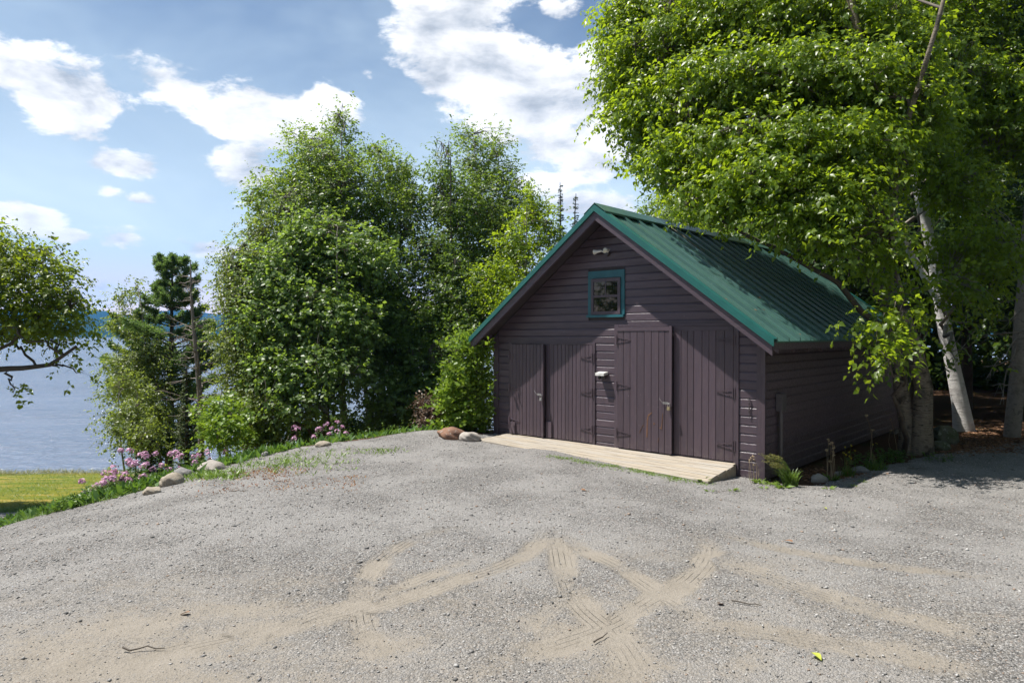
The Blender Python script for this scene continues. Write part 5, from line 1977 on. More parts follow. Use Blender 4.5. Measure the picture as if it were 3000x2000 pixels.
# dense broadleaf screens that keep the wood's inside dark
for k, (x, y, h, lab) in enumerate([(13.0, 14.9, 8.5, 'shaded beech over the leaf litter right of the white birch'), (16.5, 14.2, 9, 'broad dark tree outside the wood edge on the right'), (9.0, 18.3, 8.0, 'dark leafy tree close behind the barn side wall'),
                                    (11.5, 21.5, 9, 'dark leafy tree in the second row behind the barn'), (15.5, 19.5, 10, 'dark leafy tree among the spruces of the wood'), (19.5, 20, 10, 'leafy tree closing the right of the wood'), (12.6, 9.6, 7.0, 'unseen light-blocking tree at the drive edge right of the gravel'), (11.3, 6.6, 6.5, 'unseen light-blocking tree right of the drive, nearer than the birches'), (9.3, 3.6, 6.5, 'unseen light-blocking tree beside the right side of the drive mouth')]):  # the low unseen trees are added to keep light off the barn's side wall
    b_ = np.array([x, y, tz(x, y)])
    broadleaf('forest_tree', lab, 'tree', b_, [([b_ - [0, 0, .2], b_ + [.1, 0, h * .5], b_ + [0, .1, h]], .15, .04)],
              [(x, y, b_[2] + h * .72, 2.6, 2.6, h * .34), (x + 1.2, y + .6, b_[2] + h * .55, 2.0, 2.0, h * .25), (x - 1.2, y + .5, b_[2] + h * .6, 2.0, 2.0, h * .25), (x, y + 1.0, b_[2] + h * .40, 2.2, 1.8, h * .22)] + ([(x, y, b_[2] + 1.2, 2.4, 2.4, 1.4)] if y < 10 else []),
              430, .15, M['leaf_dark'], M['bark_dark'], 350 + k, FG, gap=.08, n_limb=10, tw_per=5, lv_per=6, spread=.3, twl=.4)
# the rest of the wood: far rows that read as one dark mass
rng = np.random.default_rng(88)
cl, dr = [], []
for i in range(5200):
    a = rng.uniform(0, 1)
    x = rng.uniform(7.5, 46)
    y = max(27.0, 20 + (24 - x) * .8) + rng.uniform(0, 7) if x < 26 else rng.uniform(8, 30)
    h = rng.uniform(-.2, 1) * 12 + 1
    cl.append((x, y, tz(x, y) + max(.2, h)))
cl = np.array(cl)
(LV, LF), _ = spray_leaves(rng, cl, unit(rng.normal(0, 1, cl.shape)), 4, 6, .5, .6, .34, .6, .4)
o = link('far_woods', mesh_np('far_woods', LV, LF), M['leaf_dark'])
o['kind'] = 'stuff'
# unseen trees across the drive, partly mirrored by the window, added against sky fill
BH = [(-17, -3, 10), (-12.5, -9, 11), (-6, -13, 11), (1.5, -14.5, 12), (8.5, -13, 12), (15, -8, 12), (18.5, -1, 12), (17.5, 6.0, 11), (-20, 3, 10)]
BHL = ['out to the left behind the camera', 'behind the camera to the left', 'left of the drive mouth behind the camera', 'straight behind the camera', 'behind the camera to the right', 'right of the drive behind the camera', 'far right of the drive', 'right of the drive across from the barn side', 'on the lawn far left']
for k, (x, y, h) in enumerate(BH):
    b_ = np.array([x, y, tz(x, y)])
    broadleaf('forest_tree', 'big unseen tree ' + BHL[k], 'tree', b_, [([b_ - [0, 0, .2], b_ + [.1, 0, h * .5], b_ + [0, .1, h]], .2, .05)],
              [(x, y, b_[2] + h * .68, 3.8, 3.8, h * .34), (x + 2, y + 1, b_[2] + h * .45, 3.0, 3.0, h * .28), (x - 2, y + .8, b_[2] + h * .5, 3.0, 3.0, h * .28), (x, y, b_[2] + h * .25, 3.4, 3.0, h * .2)],
              420, .30, M['leaf_dark'], M['bark_dark'], 380 + k, 'trees across the drive', gap=.2, n_limb=10, tw_per=5, lv_per=6, spread=.45, twl=.6)
# bare dead lower branches on the wood edge trunk
rng = np.random.default_rng(5)
t = thing('dead_branches', 'bare pale dead branches sticking out of the wood edge spruce trunk', 'branches', tuple(rb_))
bp, br = [], []
for (sx, sy, ex, ey) in [(3000, 960, 2890, 1110), (3010, 970, 2860, 985), (2985, 1050, 2880, 1075), (3000, 900, 2930, 960), (2990, 1120, 2900, 1130), (3040, 860, 2880, 900), (2985, 1000, 2920, 1180), (3000, 760, 2860, 800), (3000, 820, 2870, 760)]:
    a = tp_(sx, sy, rb_[1])
    c = tp_(ex, ey, rb_[1] - .5)
    s = np.linspace(0, 1, 7)[:, None]
    p = a + (c - a) * s + rng.normal(0, .03, (7, 3)) * s
    bp.append(p - rb_)
    br.append(.014 * (1 - s[:, 0]) + .004)
    for _ in range(4):
        g = rng.integers(2, 6)
        d2 = unit((c - a) / np.linalg.norm(c - a) + rng.normal(0, .6, 3))
        p2 = p[g] + d2 * .35 * s
        bp.append(p2 - rb_)
        br.append(.005 * (1 - s[:, 0]) + .002)
V, F = tubes_np(np.array(bp), np.array(br), 4)
link('stems', mesh_np('stems', V, F, True), M['twig_pale'], t)

# ================================================================ STONES
def make_stone(label, px, py, wpx, hpx, mat, seed, sink=.35, deep=.8, group=None, zoff=0.0, name='boulder', Y=None):
    """rounded rough stone resting in the ground at a source pixel, WPX x HPX source pixels large"""
    p = gp(px, py) if Y is None else Vector(((px - 1500) / 2000 * Y, Y, tz((px - 1500) / 2000 * Y, Y)))
    k = p.y / 2000.0
    bm = bmesh.new()
    bmesh.ops.create_icosphere(bm, subdivisions=4, radius=1.0)
    rng = np.random.default_rng(seed)
    q = rng.normal(0, 1, (7, 3))
    q /= np.linalg.norm(q, axis=1)[:, None]
    hh = rng.uniform(.62, .92, 7)
    for v in bm.verts:
        c = np.array(v.co)
        for a, h in zip(q, hh):
            d = c @ a
            if d > h:
                c = c - a * (d - h) * .85
        c = c * (1 + .05 * math.sin(c[0] * 5 + seed) * math.sin(c[1] * 4 + seed * 2) + .03 * math.sin(c[2] * 11 + c[0] * 9 + seed))
        c = c * (1 + .10 * float(vnoise(np.array([c[0] * 1.0 + c[2] * .7]), np.array([c[1] + c[2] * .6]), 2.2, seed, 4)[0]))
        v.co = (c[0] * wpx * k / 2, c[1] * wpx * k / 2 * deep, c[2] * hpx * k * .75)
    me = bpy.data.meshes.new(name)
    bm.to_mesh(me)
    bm.free()
    me.polygons.foreach_set('use_smooth', [True] * len(me.polygons))
    o = link(name, me, mat, None, (p.x, p.y + wpx * k * .15, p.z + hpx * k * .75 * (1 - 2 * sink) + zoff), (0, 0, rng.uniform(-.4, .4)))
    tag(o, label, 'rock', group)
    return o


SG = 'boulders edging the gravel'
make_stone('rust brown boulder half buried in gravel left of the ramp', 1320, 1283, 88, 34, M['stone_red'], 3, .42, .8, SG)
make_stone('pale angular boulder touching the left end of the ramp', 1374, 1291, 66, 26, M['stone_pale'], 4, .32, .8, SG)
make_stone('pale rounded boulder with weeds at its foot beside the phlox', 612, 1382, 84, 34, M['stone_pale'], 5, .40, .8, SG)
make_stone('flat grey boulder just below the weedy pale one', 530, 1400, 70, 30, M['stone_grey'], 6, .36, .8, SG)
make_stone('long tan boulder in front of the tallest phlox clump', 497, 1422, 70, 40, M['stone_tan'], 7, .44, .9, SG)
make_stone('lowest sloping tan stone at the left tip of the flower bed', 438, 1448, 62, 26, M['stone_tan'], 8, .44, .9, SG)
make_stone('small tan stone in the gravel rim right of the far pink flowers', 945, 1308, 46, 16, M['stone_tan'], 9, .34, .8, SG)
make_stone('little dark stone on the gravel rim among the silvery spikes', 776, 1336, 26, 12, M['stone_grey'], 10, .3, .8, SG)
make_stone('pale flat stone sunk in gravel beside the dry stalks', 2405, 1413, 56, 28, M['stone_pale'], 11, .40, .8, SG)
make_stone('flat layered grey stone in the grass before the birch', 2530, 1385, 60, 18, M['stone_grey'], 12, .36, .8, SG)
make_stone('second pale stone peeping out behind the dry stalks', 2470, 1393, 40, 12, M['stone_pale'], 13, .36, .8, SG)
make_stone('large mossy rock between the two birches', 2775, 1300, 76, 52, M['stone_moss'], 14, .30, .9, SG)
make_stone('low mossy rock at the foot of the twin trunked birch', 2760, 1318, 60, 26, M['stone_moss'], 15, .30, .9, SG)

# ================================================================ PEBBLES
NPB = 80000
py_ = np.exp(RNG.uniform(math.log(2.4), math.log(15.5), NPB))
pxx = RNG.uniform(-1, 1, NPB) * (0.80 * py_ + 0.8)
ok = inside(pxx, py_, GRAVEL)
pxx, py_ = pxx[ok], py_[ok]
sf, _, _, tstr = sand_field(pxx[:, None], py_[:, None])
sf = sf[:, 0]
keep = RNG.random(len(pxx)) > sf * 0.93
pxx, py_, sf = pxx[keep], py_[keep], sf[keep]
n = len(pxx)
rad = np.clip(RNG.lognormal(math.log(.0055), .42, n), .003, .020) * (1 - .35 * sf) * np.clip(.75 + py_ * .05, .8, 1.4)
zz = ground_z(pxx, py_) - 0.010 * tstr.ravel()[keep] * 0
octv = np.array([(1, 0, 0), (0, 1, 0), (-1, 0, 0), (0, -1, 0), (0, 0, 1), (0, 0, -1)], float)
octf = np.array([(0, 1, 4), (1, 2, 4), (2, 3, 4), (3, 0, 4), (1, 0, 5), (2, 1, 5), (3, 2, 5), (0, 3, 5)])
ang = RNG.uniform(0, 6.28, n)
sc3 = np.stack([RNG.uniform(.8, 1.5, n), RNG.uniform(.7, 1.1, n), RNG.uniform(.45, .8, n)], 1)
vv = octv[None] * sc3[:, None] * (1 + RNG.normal(0, .18, (n, 6, 1)))
vv = vv + RNG.normal(0, .12, (n, 6, 3))
ca, sa = np.cos(ang)[:, None], np.sin(ang)[:, None]
vx = vv[..., 0] * ca - vv[..., 1] * sa
vy = vv[..., 0] * sa + vv[..., 1] * ca
vv = np.stack([vx, vy, vv[..., 2]], -1) * rad[:, None, None]
vv = vv + np.stack([pxx, py_, zz + rad * .22], 1)[:, None]
ff = (np.arange(n) * 6)[:, None, None] + octf[None]


def pebble_mat():
    m, b, s = new_mat('gravel_stone')
    g = b.new('ShaderNodeNewGeometry')
    r = g.outputs['Random Per Island']
    col = b.mix(r, (0.11, 0.107, 0.104), (0.42, 0.408, 0.39))
    r2 = b.m('FRACT', b.m('MULTIPLY', r, 17.31))
    col = b.mix(b.ss(r2, 0.90, 0.93), col, (0.29, 0.22, 0.17))
    b.put(s.inputs['Base Color'], col)
    s.inputs['Roughness'].default_value = 0.85
    s.inputs['Specular IOR Level'].default_value = 0.25
    return m


o = link('loose_gravel', mesh_np('loose_gravel', vv.reshape(-1, 3), ff.reshape(-1, 3)), pebble_mat())
o['kind'] = 'stuff'

# ================================================================ SMALL PLANTS
def blades(rng, n, h, spread, lean=(0, 0), w=.008, curve=.5, seg=4):
    """n curved grass blades rooted near the origin"""
    a = rng.uniform(0, 6.283, n)
    r = np.sqrt(rng.uniform(0, 1, n)) * spread
    o = np.stack([np.cos(a) * r, np.sin(a) * r, np.full(n, -.01)], 1)
    az_ = a + rng.normal(0, .8, n)
    H = h * rng.uniform(.62, 1.05, n)
    out = np.stack([np.cos(az_), np.sin(az_), np.zeros(n)], 1) * (curve * rng.uniform(.3, 1.1, n))[:, None] + np.array([lean[0], lean[1], 0])
    s = np.linspace(0, 1, seg + 1)
    c = o[:, None] + np.array([0, 0, 1]) * (H[:, None] * (s - .28 * s ** 3)[None])[..., None] + out[:, None] * (H[:, None] * (s ** 2)[None])[..., None]
    side = np.stack([-np.sin(az_ + rng.normal(0, .6, n)), np.cos(az_), np.zeros(n)], 1)
    ww = (w * (1 - s ** 1.6) + .0008)[None, :, None]
    V = np.stack([c + side[:, None] * ww, c - side[:, None] * ww], 2).reshape(-1, 3)
    k = (seg + 1) * 2
    i = np.arange(seg) * 2
    q = np.stack([i, i + 1, i + 3, i + 2], 1)
    F = ((np.arange(n) * k)[:, None, None] + q[None]).reshape(-1, 4)
    return V, F, c


def stems_leaves(rng, n, h, spread, leaf, wl, pairs, lean=(0, 0), w=.004, flop=.16, up=.25):
    h = h * 1.32
    """upright herb: n stems, each with opposite leaves all the way up"""
    V, F, c = blades(rng, n, h, spread, lean, w, flop, 4)
    s = np.linspace(.12, .95, pairs)
    P = np.stack([np.stack([np.interp(s, np.linspace(0, 1, 5), c[i, :, k]) for k in range(3)], 1) for i in range(n)])
    L = leaf * (1.05 - .55 * s)[None, :, None] * rng.uniform(.75, 1.2, (n, pairs, 1))
    pos, ax, LL = [], [], []
    for sg in (0, math.pi):
        a = (np.arange(pairs) * 1.57)[None] + rng.uniform(0, 6.28, (n, 1)) + sg + rng.normal(0, .25, (n, pairs))
        d = np.stack([np.cos(a), np.sin(a), rng.normal(up, .3, (n, pairs))], -1)
        pos.append(P.reshape(-1, 3))
        ax.append(unit(d).reshape(-1, 3))
        LL.append(L.reshape(-1))
    pos, ax, LL = np.vstack(pos), np.vstack(ax), np.concatenate(LL)
    nr = unit(np.array([0, 0, 1.0]) + rng.normal(0, .3, (len(pos), 3)))
    V2, F2 = leaves_np(pos, ax, nr, LL, LL * wl, True)
    return (V, F), (V2, F2), c[:, -1]


def florets(rng, tops, n, r, size, dome=True):
    """flower head of n small flat blossoms on each stem top"""
    k = len(tops)
    u = unit(rng.normal(0, 1, (k * n, 3)) + np.array([0, 0, .7]))
    p = np.repeat(tops, n, 0) + u * r * rng.uniform(.5, 1, (k * n, 1)) * np.array([1, 1, .75 if dome else .25])
    V, F = [], []
    t1 = unit(np.cross(u, rng.normal(0, 1, (k * n, 3))))
    t2 = np.cross(u, t1)
    m = 5
    a = np.arange(m) * 6.2832 / m
    ring = p[:, None] + (t1[:, None] * np.cos(a)[None, :, None] + t2[:, None] * np.sin(a)[None, :, None]) * size + u[:, None] * size * .25
    V = np.concatenate([p[:, None], ring], 1).reshape(-1, 3)
    i = np.arange(m)
    q = np.stack([np.zeros(m, int), i + 1, (i + 1) % m + 1], 1)
    F = ((np.arange(k * n) * (m + 1))[:, None, None] + q[None]).reshape(-1, 3)
    return V, F


def herb(name, label, cat, p, seed, n, h, spread, leaf, wl, pairs, lm='leaf_herb', flower=None, fl_n=0, fl_r=.05, fl_s=.018, frac=.7, group=None, lean=(0, 0), dome=True, sm='grass', **kw):
    rng = np.random.default_rng(seed)
    t = thing(name, label, cat, tuple(p), 0, group)
    (V, F), (V2, F2), tops = stems_leaves(rng, n, h, spread, leaf, wl, pairs, lean, **kw)
    o = link('stems', mesh_np('stems', V, F), M[sm], t)
    o['kind'] = 'stuff'
    o = link('foliage', mesh_np('foliage', V2, F2), M[lm], t)
    o['kind'] = 'stuff'
    if flower:
        k = np.argsort(-tops[:, 2])[:max(1, int(n * frac))]
        for q in k:
            V3, F3 = florets(rng, tops[q:q + 1], fl_n, fl_r * rng.uniform(.75, 1.25), fl_s, dome)
            link('flower_head', mesh_np('flower_head', V3, F3), M[flower], t)
    return t


def bank(px, py, Y):
    """point on the bank beyond the gravel rim below a source pixel column at distance Y"""
    x = (px - 1500) / 2000 * Y
    return Vector((x, Y, tz(x, Y) - .02))


def top_h(px, pytop, Y):
    b = bank(px, 0, Y)
    return max(.2, EYE + (980 - pytop) / 2000 * Y - b.z)


PH = 'pink phlox in the flower border'
for k, (px, ptop, Y, n, lab) in enumerate([
        (408, 1325, 11.4, 11, 'tallest pink phlox clump, above the long tan boulder'),
        (300, 1395, 10.55, 8, 'pink phlox beside the tall leafy spire'),
        (345, 1368, 10.9, 8, 'pink phlox behind the lime green flower'),
        (440, 1350, 11.8, 7, 'pink phlox between the tallest clump and the grey boulder'),
        (378, 1395, 11.0, 9, 'pink phlox with low heads beside the lime green flower'),
        (320, 1420, 10.7, 8, 'pink phlox in the lower part of the bed near the lawn'),
        (285, 1470, 10.5, 6, 'lowest pink phlox at the tip of the flower bed'),
        (470, 1330, 12.2, 8, 'pink phlox behind the flat grey boulder'),
        (530, 1330, 12.9, 9, 'pink phlox left of the pale weedy boulder'),
        (562, 1332, 13.4, 7, 'pink phlox just behind the pale weedy boulder'),
        (635, 1340, 13.6, 5, 'sparse pale phlox right of the pale weedy boulder'),
        (915, 1258, 14.6, 7, 'pink phlox before the pale birch trunk, left of the far pair'),
        (950, 1252, 14.4, 8, 'fullest pink phlox before the pale birch trunk'),
        (985, 1272, 14.3, 6, 'small pink phlox right of the far pair')]):
    herb('phlox', lab, 'flower', bank(px, 0, Y), 500 + k, n, top_h(px, ptop - 14, Y), .22, .11, .34, 9, flower='petal_pink', fl_n=16, fl_r=.065, fl_s=.022, frac=.75, group=PH)
for k, (px, ptop, Y, n, lab) in enumerate([(360, 1368, 10.9, 5, 'lime green flat flower head between the pink phlox'), (385, 1412, 10.8, 4, 'lower lime green flower beside the drooping phlox'), (455, 1352, 12.0, 4, 'small lime green flower behind the grey boulder')]):
    herb('sedum', lab, 'flower', bank(px, 0, Y), 530 + k, n, top_h(px, ptop, Y), .10, .07, .5, 6, flower='petal_lime', fl_n=42, fl_r=.10, fl_s=.016, frac=.4, dome=False, group='lime green flowers')
herb('daisy', 'white daisies nodding at the tip of the flower bed', 'flower', bank(262, 0, 10.35), 540, 9, top_h(262, 1486, 10.3), .22, .05, .3, 5, flower='petal_white', fl_n=7, fl_r=.012, fl_s=.022, frac=.9, dome=False)
herb('tall_weed', 'tall leafy green spire rising at the left of the flower bed', 'plant', bank(330, 0, 11.2), 541, 5, top_h(330, 1352, 11.2), .06, .12, .25, 13, 'leaf_young')
herb('tall_weed', 'bright leafy weed clump between phlox and maple sapling', 'plant', bank(590, 0, 13.6), 542, 14, top_h(590, 1290, 13.6), .34, .13, .28, 11, 'leaf_young')
herb('tall_weed', 'second bright leafy weed clump right of the sapling', 'plant', bank(650, 0, 13.9), 543, 12, top_h(650, 1300, 13.9), .34, .12, .28, 11, 'leaf_young')
for k, (px, ptop, Y, n, mt, lab) in enumerate([
        (270, 1490, 10.12, 14, 'leaf_herb', 'leafy clump beside the white daisies'), (310, 1462, 10.35, 16, 'leaf_herb', 'leafy clump under the low pink phlox heads'), (350, 1425, 10.5, 16, 'leaf_herb', 'leafy clump below the lime green flower'),
        (240, 1505, 10.0, 10, 'leaf_weed', 'yellowish clump at the very tip of the bed'), (395, 1430, 10.75, 14, 'leaf_herb', 'leafy clump touching the lowest tan stone'), (440, 1400, 11.3, 14, 'leaf_herb', 'leafy clump right of the tallest phlox')]):
    herb('leafy_weed', lab, 'plant', bank(px, 0, Y), 550 + k, n + 6, top_h(px, ptop - 18, Y), .34, .11, .40, 8, mt, group='leafy weeds along the gravel rim')
for k, (px, ptop, Y, n, mt, lab) in enumerate([
        (345, 1440, 10.6, 14, 'leaf_herb', 'dense leafy clump under the low phlox'), (415, 1420, 11.2, 16, 'leaf_herb', 'dense leafy clump behind the long tan boulder'), (300, 1490, 10.35, 12, 'leaf_herb', 'leafy clump at the lower rim of the bed'),
        (470, 1385, 11.9, 14, 'leaf_herb', 'leafy clump behind the flat grey boulder'), (540, 1370, 12.6, 14, 'leaf_herb', 'leafy clump left of the pale weedy boulder'), (690, 1288, 13.4, 14, 'leaf_herb', 'leafy clump at the gravel rim left of the dark stone'),
        (740, 1285, 13.8, 12, 'leaf_weed', 'yellowish leafy clump near the little dark stone'), (1010, 1252, 14.6, 14, 'leaf_herb', 'leafy clump right of the far pink phlox'), (1060, 1250, 14.6, 12, 'leaf_weed', 'yellowish clump before the slender trunk'),
        (1120, 1243, 14.8, 12, 'leaf_herb', 'leafy clump left of the bronze shrub foot'), (1180, 1232, 14.9, 12, 'leaf_weed', 'bright clump under the bronze shrub'), (1240, 1228, 14.9, 12, 'leaf_weed', 'bright clump behind the rust brown boulder'),
        (1420, 1225, 14.0, 10, 'leaf_weed', 'bright clump between the shrub and the ramp')]):
    herb('leafy_weed', lab, 'plant', bank(px, 0, Y), 560 + k, n, top_h(px, ptop, Y), .34, .10, .42, 7, mt, group='leafy weeds along the gravel rim')
for k, (px, ptop, Y) in enumerate([(700, 1300, 13.6), (760, 1296, 14.0), (820, 1275, 14.2), (842, 1280, 14.3), (868, 1276, 14.3), (885, 1288, 14.4), (1020, 1262, 14.7), (1050, 1268, 14.6), (1075, 1258, 14.8), (1140, 1264, 14.8)]):
    herb('silver_spike', ['silvery spikes left of the little dark stone', 'silvery spikes just behind the little dark stone', 'leftmost of the middle silvery spikes on the gravel rim', 'second of the middle silvery spikes on the gravel rim', 'third of the middle silvery spikes on the gravel rim', 'silvery spikes left of the far pink phlox', 'silvery spikes right of the far pink phlox', 'silvery spikes between pink phlox and the slender trunk', 'tallest silvery spikes before the slender trunk', 'silvery spikes nearest the bronze shrub'][k], 'flower', bank(px, 0, Y), 590 + k, 7, top_h(px, ptop, Y), .20, .05, .5, 12, 'leaf_silver', group='silvery spikes along the gravel rim', sm='straw')

# ---- tufts and stalks by the barn's right corner
def grass_tuft(label, px, py, seed, n, h, spread, lean, seeds=0, mats=('grass', 'grass_dry'), w=.006, curve=.5, name='grass_tuft', group=None, head=.12):
    rng = np.random.default_rng(seed)
    p = gp(px, py)
    t = thing(name, label, 'grass tuft', tuple(p), 0, group)
    V, F, c = blades(rng, n, h * .55, spread, (lean[0] * .3, lean[1] * .3), w, curve, 4)
    o = link('blades', mesh_np('blades', V, F), M[mats[0]], t)
    o['kind'] = 'stuff'
    if seeds:
        V, F, c = blades(rng, seeds, h, spread * .6, lean, .0022, .12, 6)
        o = link('seed_stalks', mesh_np('seed_stalks', V, F), M[mats[1]], t)
        o['kind'] = 'stuff'
        tip = c[:, -1]
        d = unit(c[:, -1] - c[:, -2])
        m = 14
        s = rng.uniform(0, 1, (seeds, m))
        pos = tip[:, None] - d[:, None] * (s * head)[..., None] + rng.normal(0, .004, (seeds, m, 3))
        ax = unit(d[:, None] + rng.normal(0, .35, (seeds, m, 3)) + np.array([0, 0, -.15])).reshape(-1, 3)
        V, F = leaves_np(pos.reshape(-1, 3), ax, unit(rng.normal(0, 1, (seeds * m, 3))), np.full(seeds * m, .024), np.full(seeds * m, .009))
        o = link('seed_heads', mesh_np('seed_heads', V, F), M['grass_dry'], t)
        o['kind'] = 'stuff'
    return t


def rosette(label, px, py, seed, n, L, name='weed_rosette', mt='leaf_weed', group='low weeds on the gravel', spread=.05, up=.45, p=None):
    rng = np.random.default_rng(seed)
    p = gp(px, py) if p is None else p
    a = rng.uniform(0, 6.283, n)
    ax = unit(np.stack([np.cos(a), np.sin(a), rng.uniform(.15, up * 2, n)], 1))
    pos = np.stack([np.cos(a), np.sin(a), np.zeros(n)], 1) * rng.uniform(0, spread, n)[:, None]
    nr = unit(np.array([0, 0, 1.0]) + rng.normal(0, .3, (n, 3)))
    LL = L * rng.uniform(.6, 1.15, n)
    V, F = leaves_np(pos, ax, nr, LL, LL * rng.uniform(.22, .36, n), True)
    o = link(name, mesh_np(name, V, F), M[mt], None, tuple(p))
    tag(o, label, 'weed', group)
    return o


def dry_stalks(label, px, py, seed, stalks, head_n, group=None, mt='straw', lean=(0, 0), spread=.06, hs=.016, cat='weed', name='dry_weed', fm='straw', frac=1.0):
    rng = np.random.default_rng(seed)
    p = gp(px, py)
    t = thing(name, label, cat, tuple(p), 0, group)
    for h in stalks:
        r = rng.uniform(0, spread)
        a = rng.uniform(0, 6.28)
        s = np.linspace(0, 1, 6)[:, None]
        q = np.array([r * math.cos(a), r * math.sin(a), -.01]) + np.array([lean[0] * h + rng.normal(0, .05) * h, lean[1] * h, h]) * s + np.array([rng.normal(0, .05), 0, 0]) * h * np.sin(s * 3.1)
        V, F = tubes_np(q[None], (.0042 * (1 - .6 * s[:, 0]))[None], 5)
        st = link('stalk', mesh_np('stalk', V, F, True), M[mt], t)
        V, F = florets(rng, q[-1:], head_n, hs * 1.6, hs * .55)
        link('flower_head', mesh_np('flower_head', V, F), M[fm], st)
    return t


grass_tuft('tall seeding grass tuft bent to the left at the barn corner', 2318, 1424, 601, 130, .62, .10, (-.55, -.05), 60, head=.16, mats=('grass', 'grass'))
rosette('bright broad leaved weed at the foot of the bent grass tuft', 2295, 1428, 602, 26, .13)
rosette('small dandelion rosette under the corner of the barn', 2225, 1416, 603, 24, .12)
rosette('leafy weed just right of the corner board foot', 2258, 1420, 6031, 18, .10)
dry_stalks('wispy grey dry stalks against the corner board', 2215, 1414, 604, [.34, .30, .38, .26, .33, .36], 9, lean=(-.15, 0), spread=.1, hs=.014)
dry_stalks('close bunch of tall dry pinkish stalks beside the pale flat stone', 2437, 1408, 605, [.56, .50, .62, .44, .40, .52, .30, .58, .46], 14, spread=.06, hs=.018)
rosette('bright green rosette under the bunch of dry stalks', 2440, 1408, 606, 34, .15, up=.8)
dry_stalks('buttercups with yellow heads right of the dry stalks', 2488, 1392, 607, [.34, .40, .30, .44, .36, .28, .33, .48], 7, mt='grass', fm='petal_yellow', spread=.14, hs=.014, cat='flower', name='buttercup')
grass_tuft('thin green and straw grass tuft under the buttercups', 2484, 1396, 608, 60, .42, .12, (0, 0), 5, head=.07)
dry_stalks('two tall crooked dry stalks before the dark side wall', 2560, 1372, 609, [.62, .86], 16, mt='straw', lean=(-.12, 0), spread=.12, hs=.02)
dry_stalks('tall single dry stalk left of the birch trunks', 2638, 1345, 610, [.70, .5], 12, mt='straw', lean=(-.2, 0), spread=.06, hs=.016)
grass_tuft('rich green grass tuft in front of the flat layered stone', 2568, 1376, 611, 110, .36, .16, (0, 0), 3, head=.06)
herb('leafy_weed', 'green leafy weeds at the foot of the birch trunks', 'plant', gp(2620, 1354), 612, 22, .24, .28, .10, .45, 5, 'leaf_herb')
herb('leafy_weed', 'low leafy weeds right of the birch trunk foot', 'plant', gp(2725, 1345), 613, 18, .12, .34, .07, .45, 4, 'leaf_herb')
herb('leafy_weed', 'dim leafy weeds in the shade behind the buttercups', 'plant', gp(2530, 1368), 614, 22, .26, .30, .10, .45, 5, 'leaf_herb')
dry_stalks('small buttercup with two yellow heads in the shade', 2566, 1360, 615, [.33, .36], 7, mt='grass', fm='petal_yellow', spread=.06, hs=.014, cat='flower', name='buttercup')
for k, (px, py, n, L, lab) in enumerate([(2060, 1412, 22, .13, 'dandelion leaves at the right end of the ramp'), (2090, 1405, 16, .11, 'upright weed by the ramp end'), (2012, 1400, 12, .09, 'small weed under the ramp edge'), (2150, 1438, 14, .08, 'tiny weed in the gravel right of the ramp'),
                                         (2430, 1432, 14, .08, 'tiny weed in the gravel below the pale flat stone'), (2530, 1412, 12, .08, 'tiny weed in the gravel before the layered stone'), (2500, 1425, 10, .07, 'tiny weed with a fallen petal beside it'), (2080, 1440, 10, .07, 'tiny weed below the ramp end'),
                                         (2240, 1432, 10, .07, 'tiny weed in front of the barn corner')]):
    rosette(lab, px, py, 620 + k, n, L)
# mossy grass along the foot of the ramp, and the weeds of the gravel rim
def scatter_cover(name, pts, seed, L, mats, n_each, spread, wl=.2, up=.8):
    rng = np.random.default_rng(seed)
    P = np.array([[p.x, p.y, p.z] for p in pts])
    cc = np.repeat(P, n_each, 0)
    N = len(cc)
    off = rng.normal(0, spread, (N, 2))
    x, y = cc[:, 0] + off[:, 0], cc[:, 1] + off[:, 1]
    z = ground_z(x, y)
    a = rng.uniform(0, 6.283, N)
    ax = unit(np.stack([np.cos(a), np.sin(a), rng.uniform(.3, up * 2, N)], 1))
    LL = L * rng.uniform(.5, 1.2, N)
    V, F = leaves_np(np.stack([x, y, z - .005], 1), ax, unit(np.array([0, 0, 1.]) + rng.normal(0, .4, (N, 3))), LL, LL * wl, True)
    o = link(name, mesh_np(name, V, F), M[mats])
    o['kind'] = 'stuff'
    return o


rr = np.random.default_rng(9)
pts = []
for i in range(110):
    u = rr.uniform(0, 1) ** .8
    pts.append(gp(1600 + u * 470 + rr.normal(0, 6), 1331 + u * 80 + abs(rr.normal(0, 5))))
scatter_cover('moss_grass', pts, 41, .035, 'leaf_weed', 26, .05, .3)
pts = [gp(rr.uniform(560, 700), rr.uniform(1384, 1404)) for i in range(36)]
scatter_cover('rim_weeds', pts, 42, .12, 'leaf_weed', 14, .10, .22)
pts = [gp(rr.normal(880, 75), rr.normal(1352, 13)) for i in range(80)] + [gp(rr.normal(1090, 45), rr.normal(1322, 5)) for i in range(16)] + [gp(rr.normal(760, 60), rr.normal(1368, 8)) for i in range(24)]
scatter_cover('rim_grass', pts, 43, .085, 'leaf_weed', 9, .09, .2)
pts = [gp(rr.normal(770, 80), rr.normal(1386, 9)) for i in range(70)] + [gp(rr.uniform(560, 1050), rr.uniform(1395, 1440)) for i in range(46)]
scatter_cover('sorrel_cover', pts, 44, .040, 'sorrel', 9, .10, .35)
pts = [gp(rr.uniform(190, 360), 0 * i + 1545 - (rr.uniform(0, 1)) * 0 - 0) for i in range(1)]
pts = []
for i in range(150):
    u = rr.uniform(0, 1)
    q = np.array([np.interp(u, [0, .45, .7, 1], [-7.0, -6.1, -5.72, -5.4]), np.interp(u, [0, .45, .7, 1], [10.0, 9.93, 10.25, 11.1])])
    pts.append(Vector((q[0] + rr.normal(0, .10), q[1] + rr.normal(0.04, .10), 0)))
scatter_cover('edge_grass', pts, 45, .11, 'grass', 14, .09, .1)
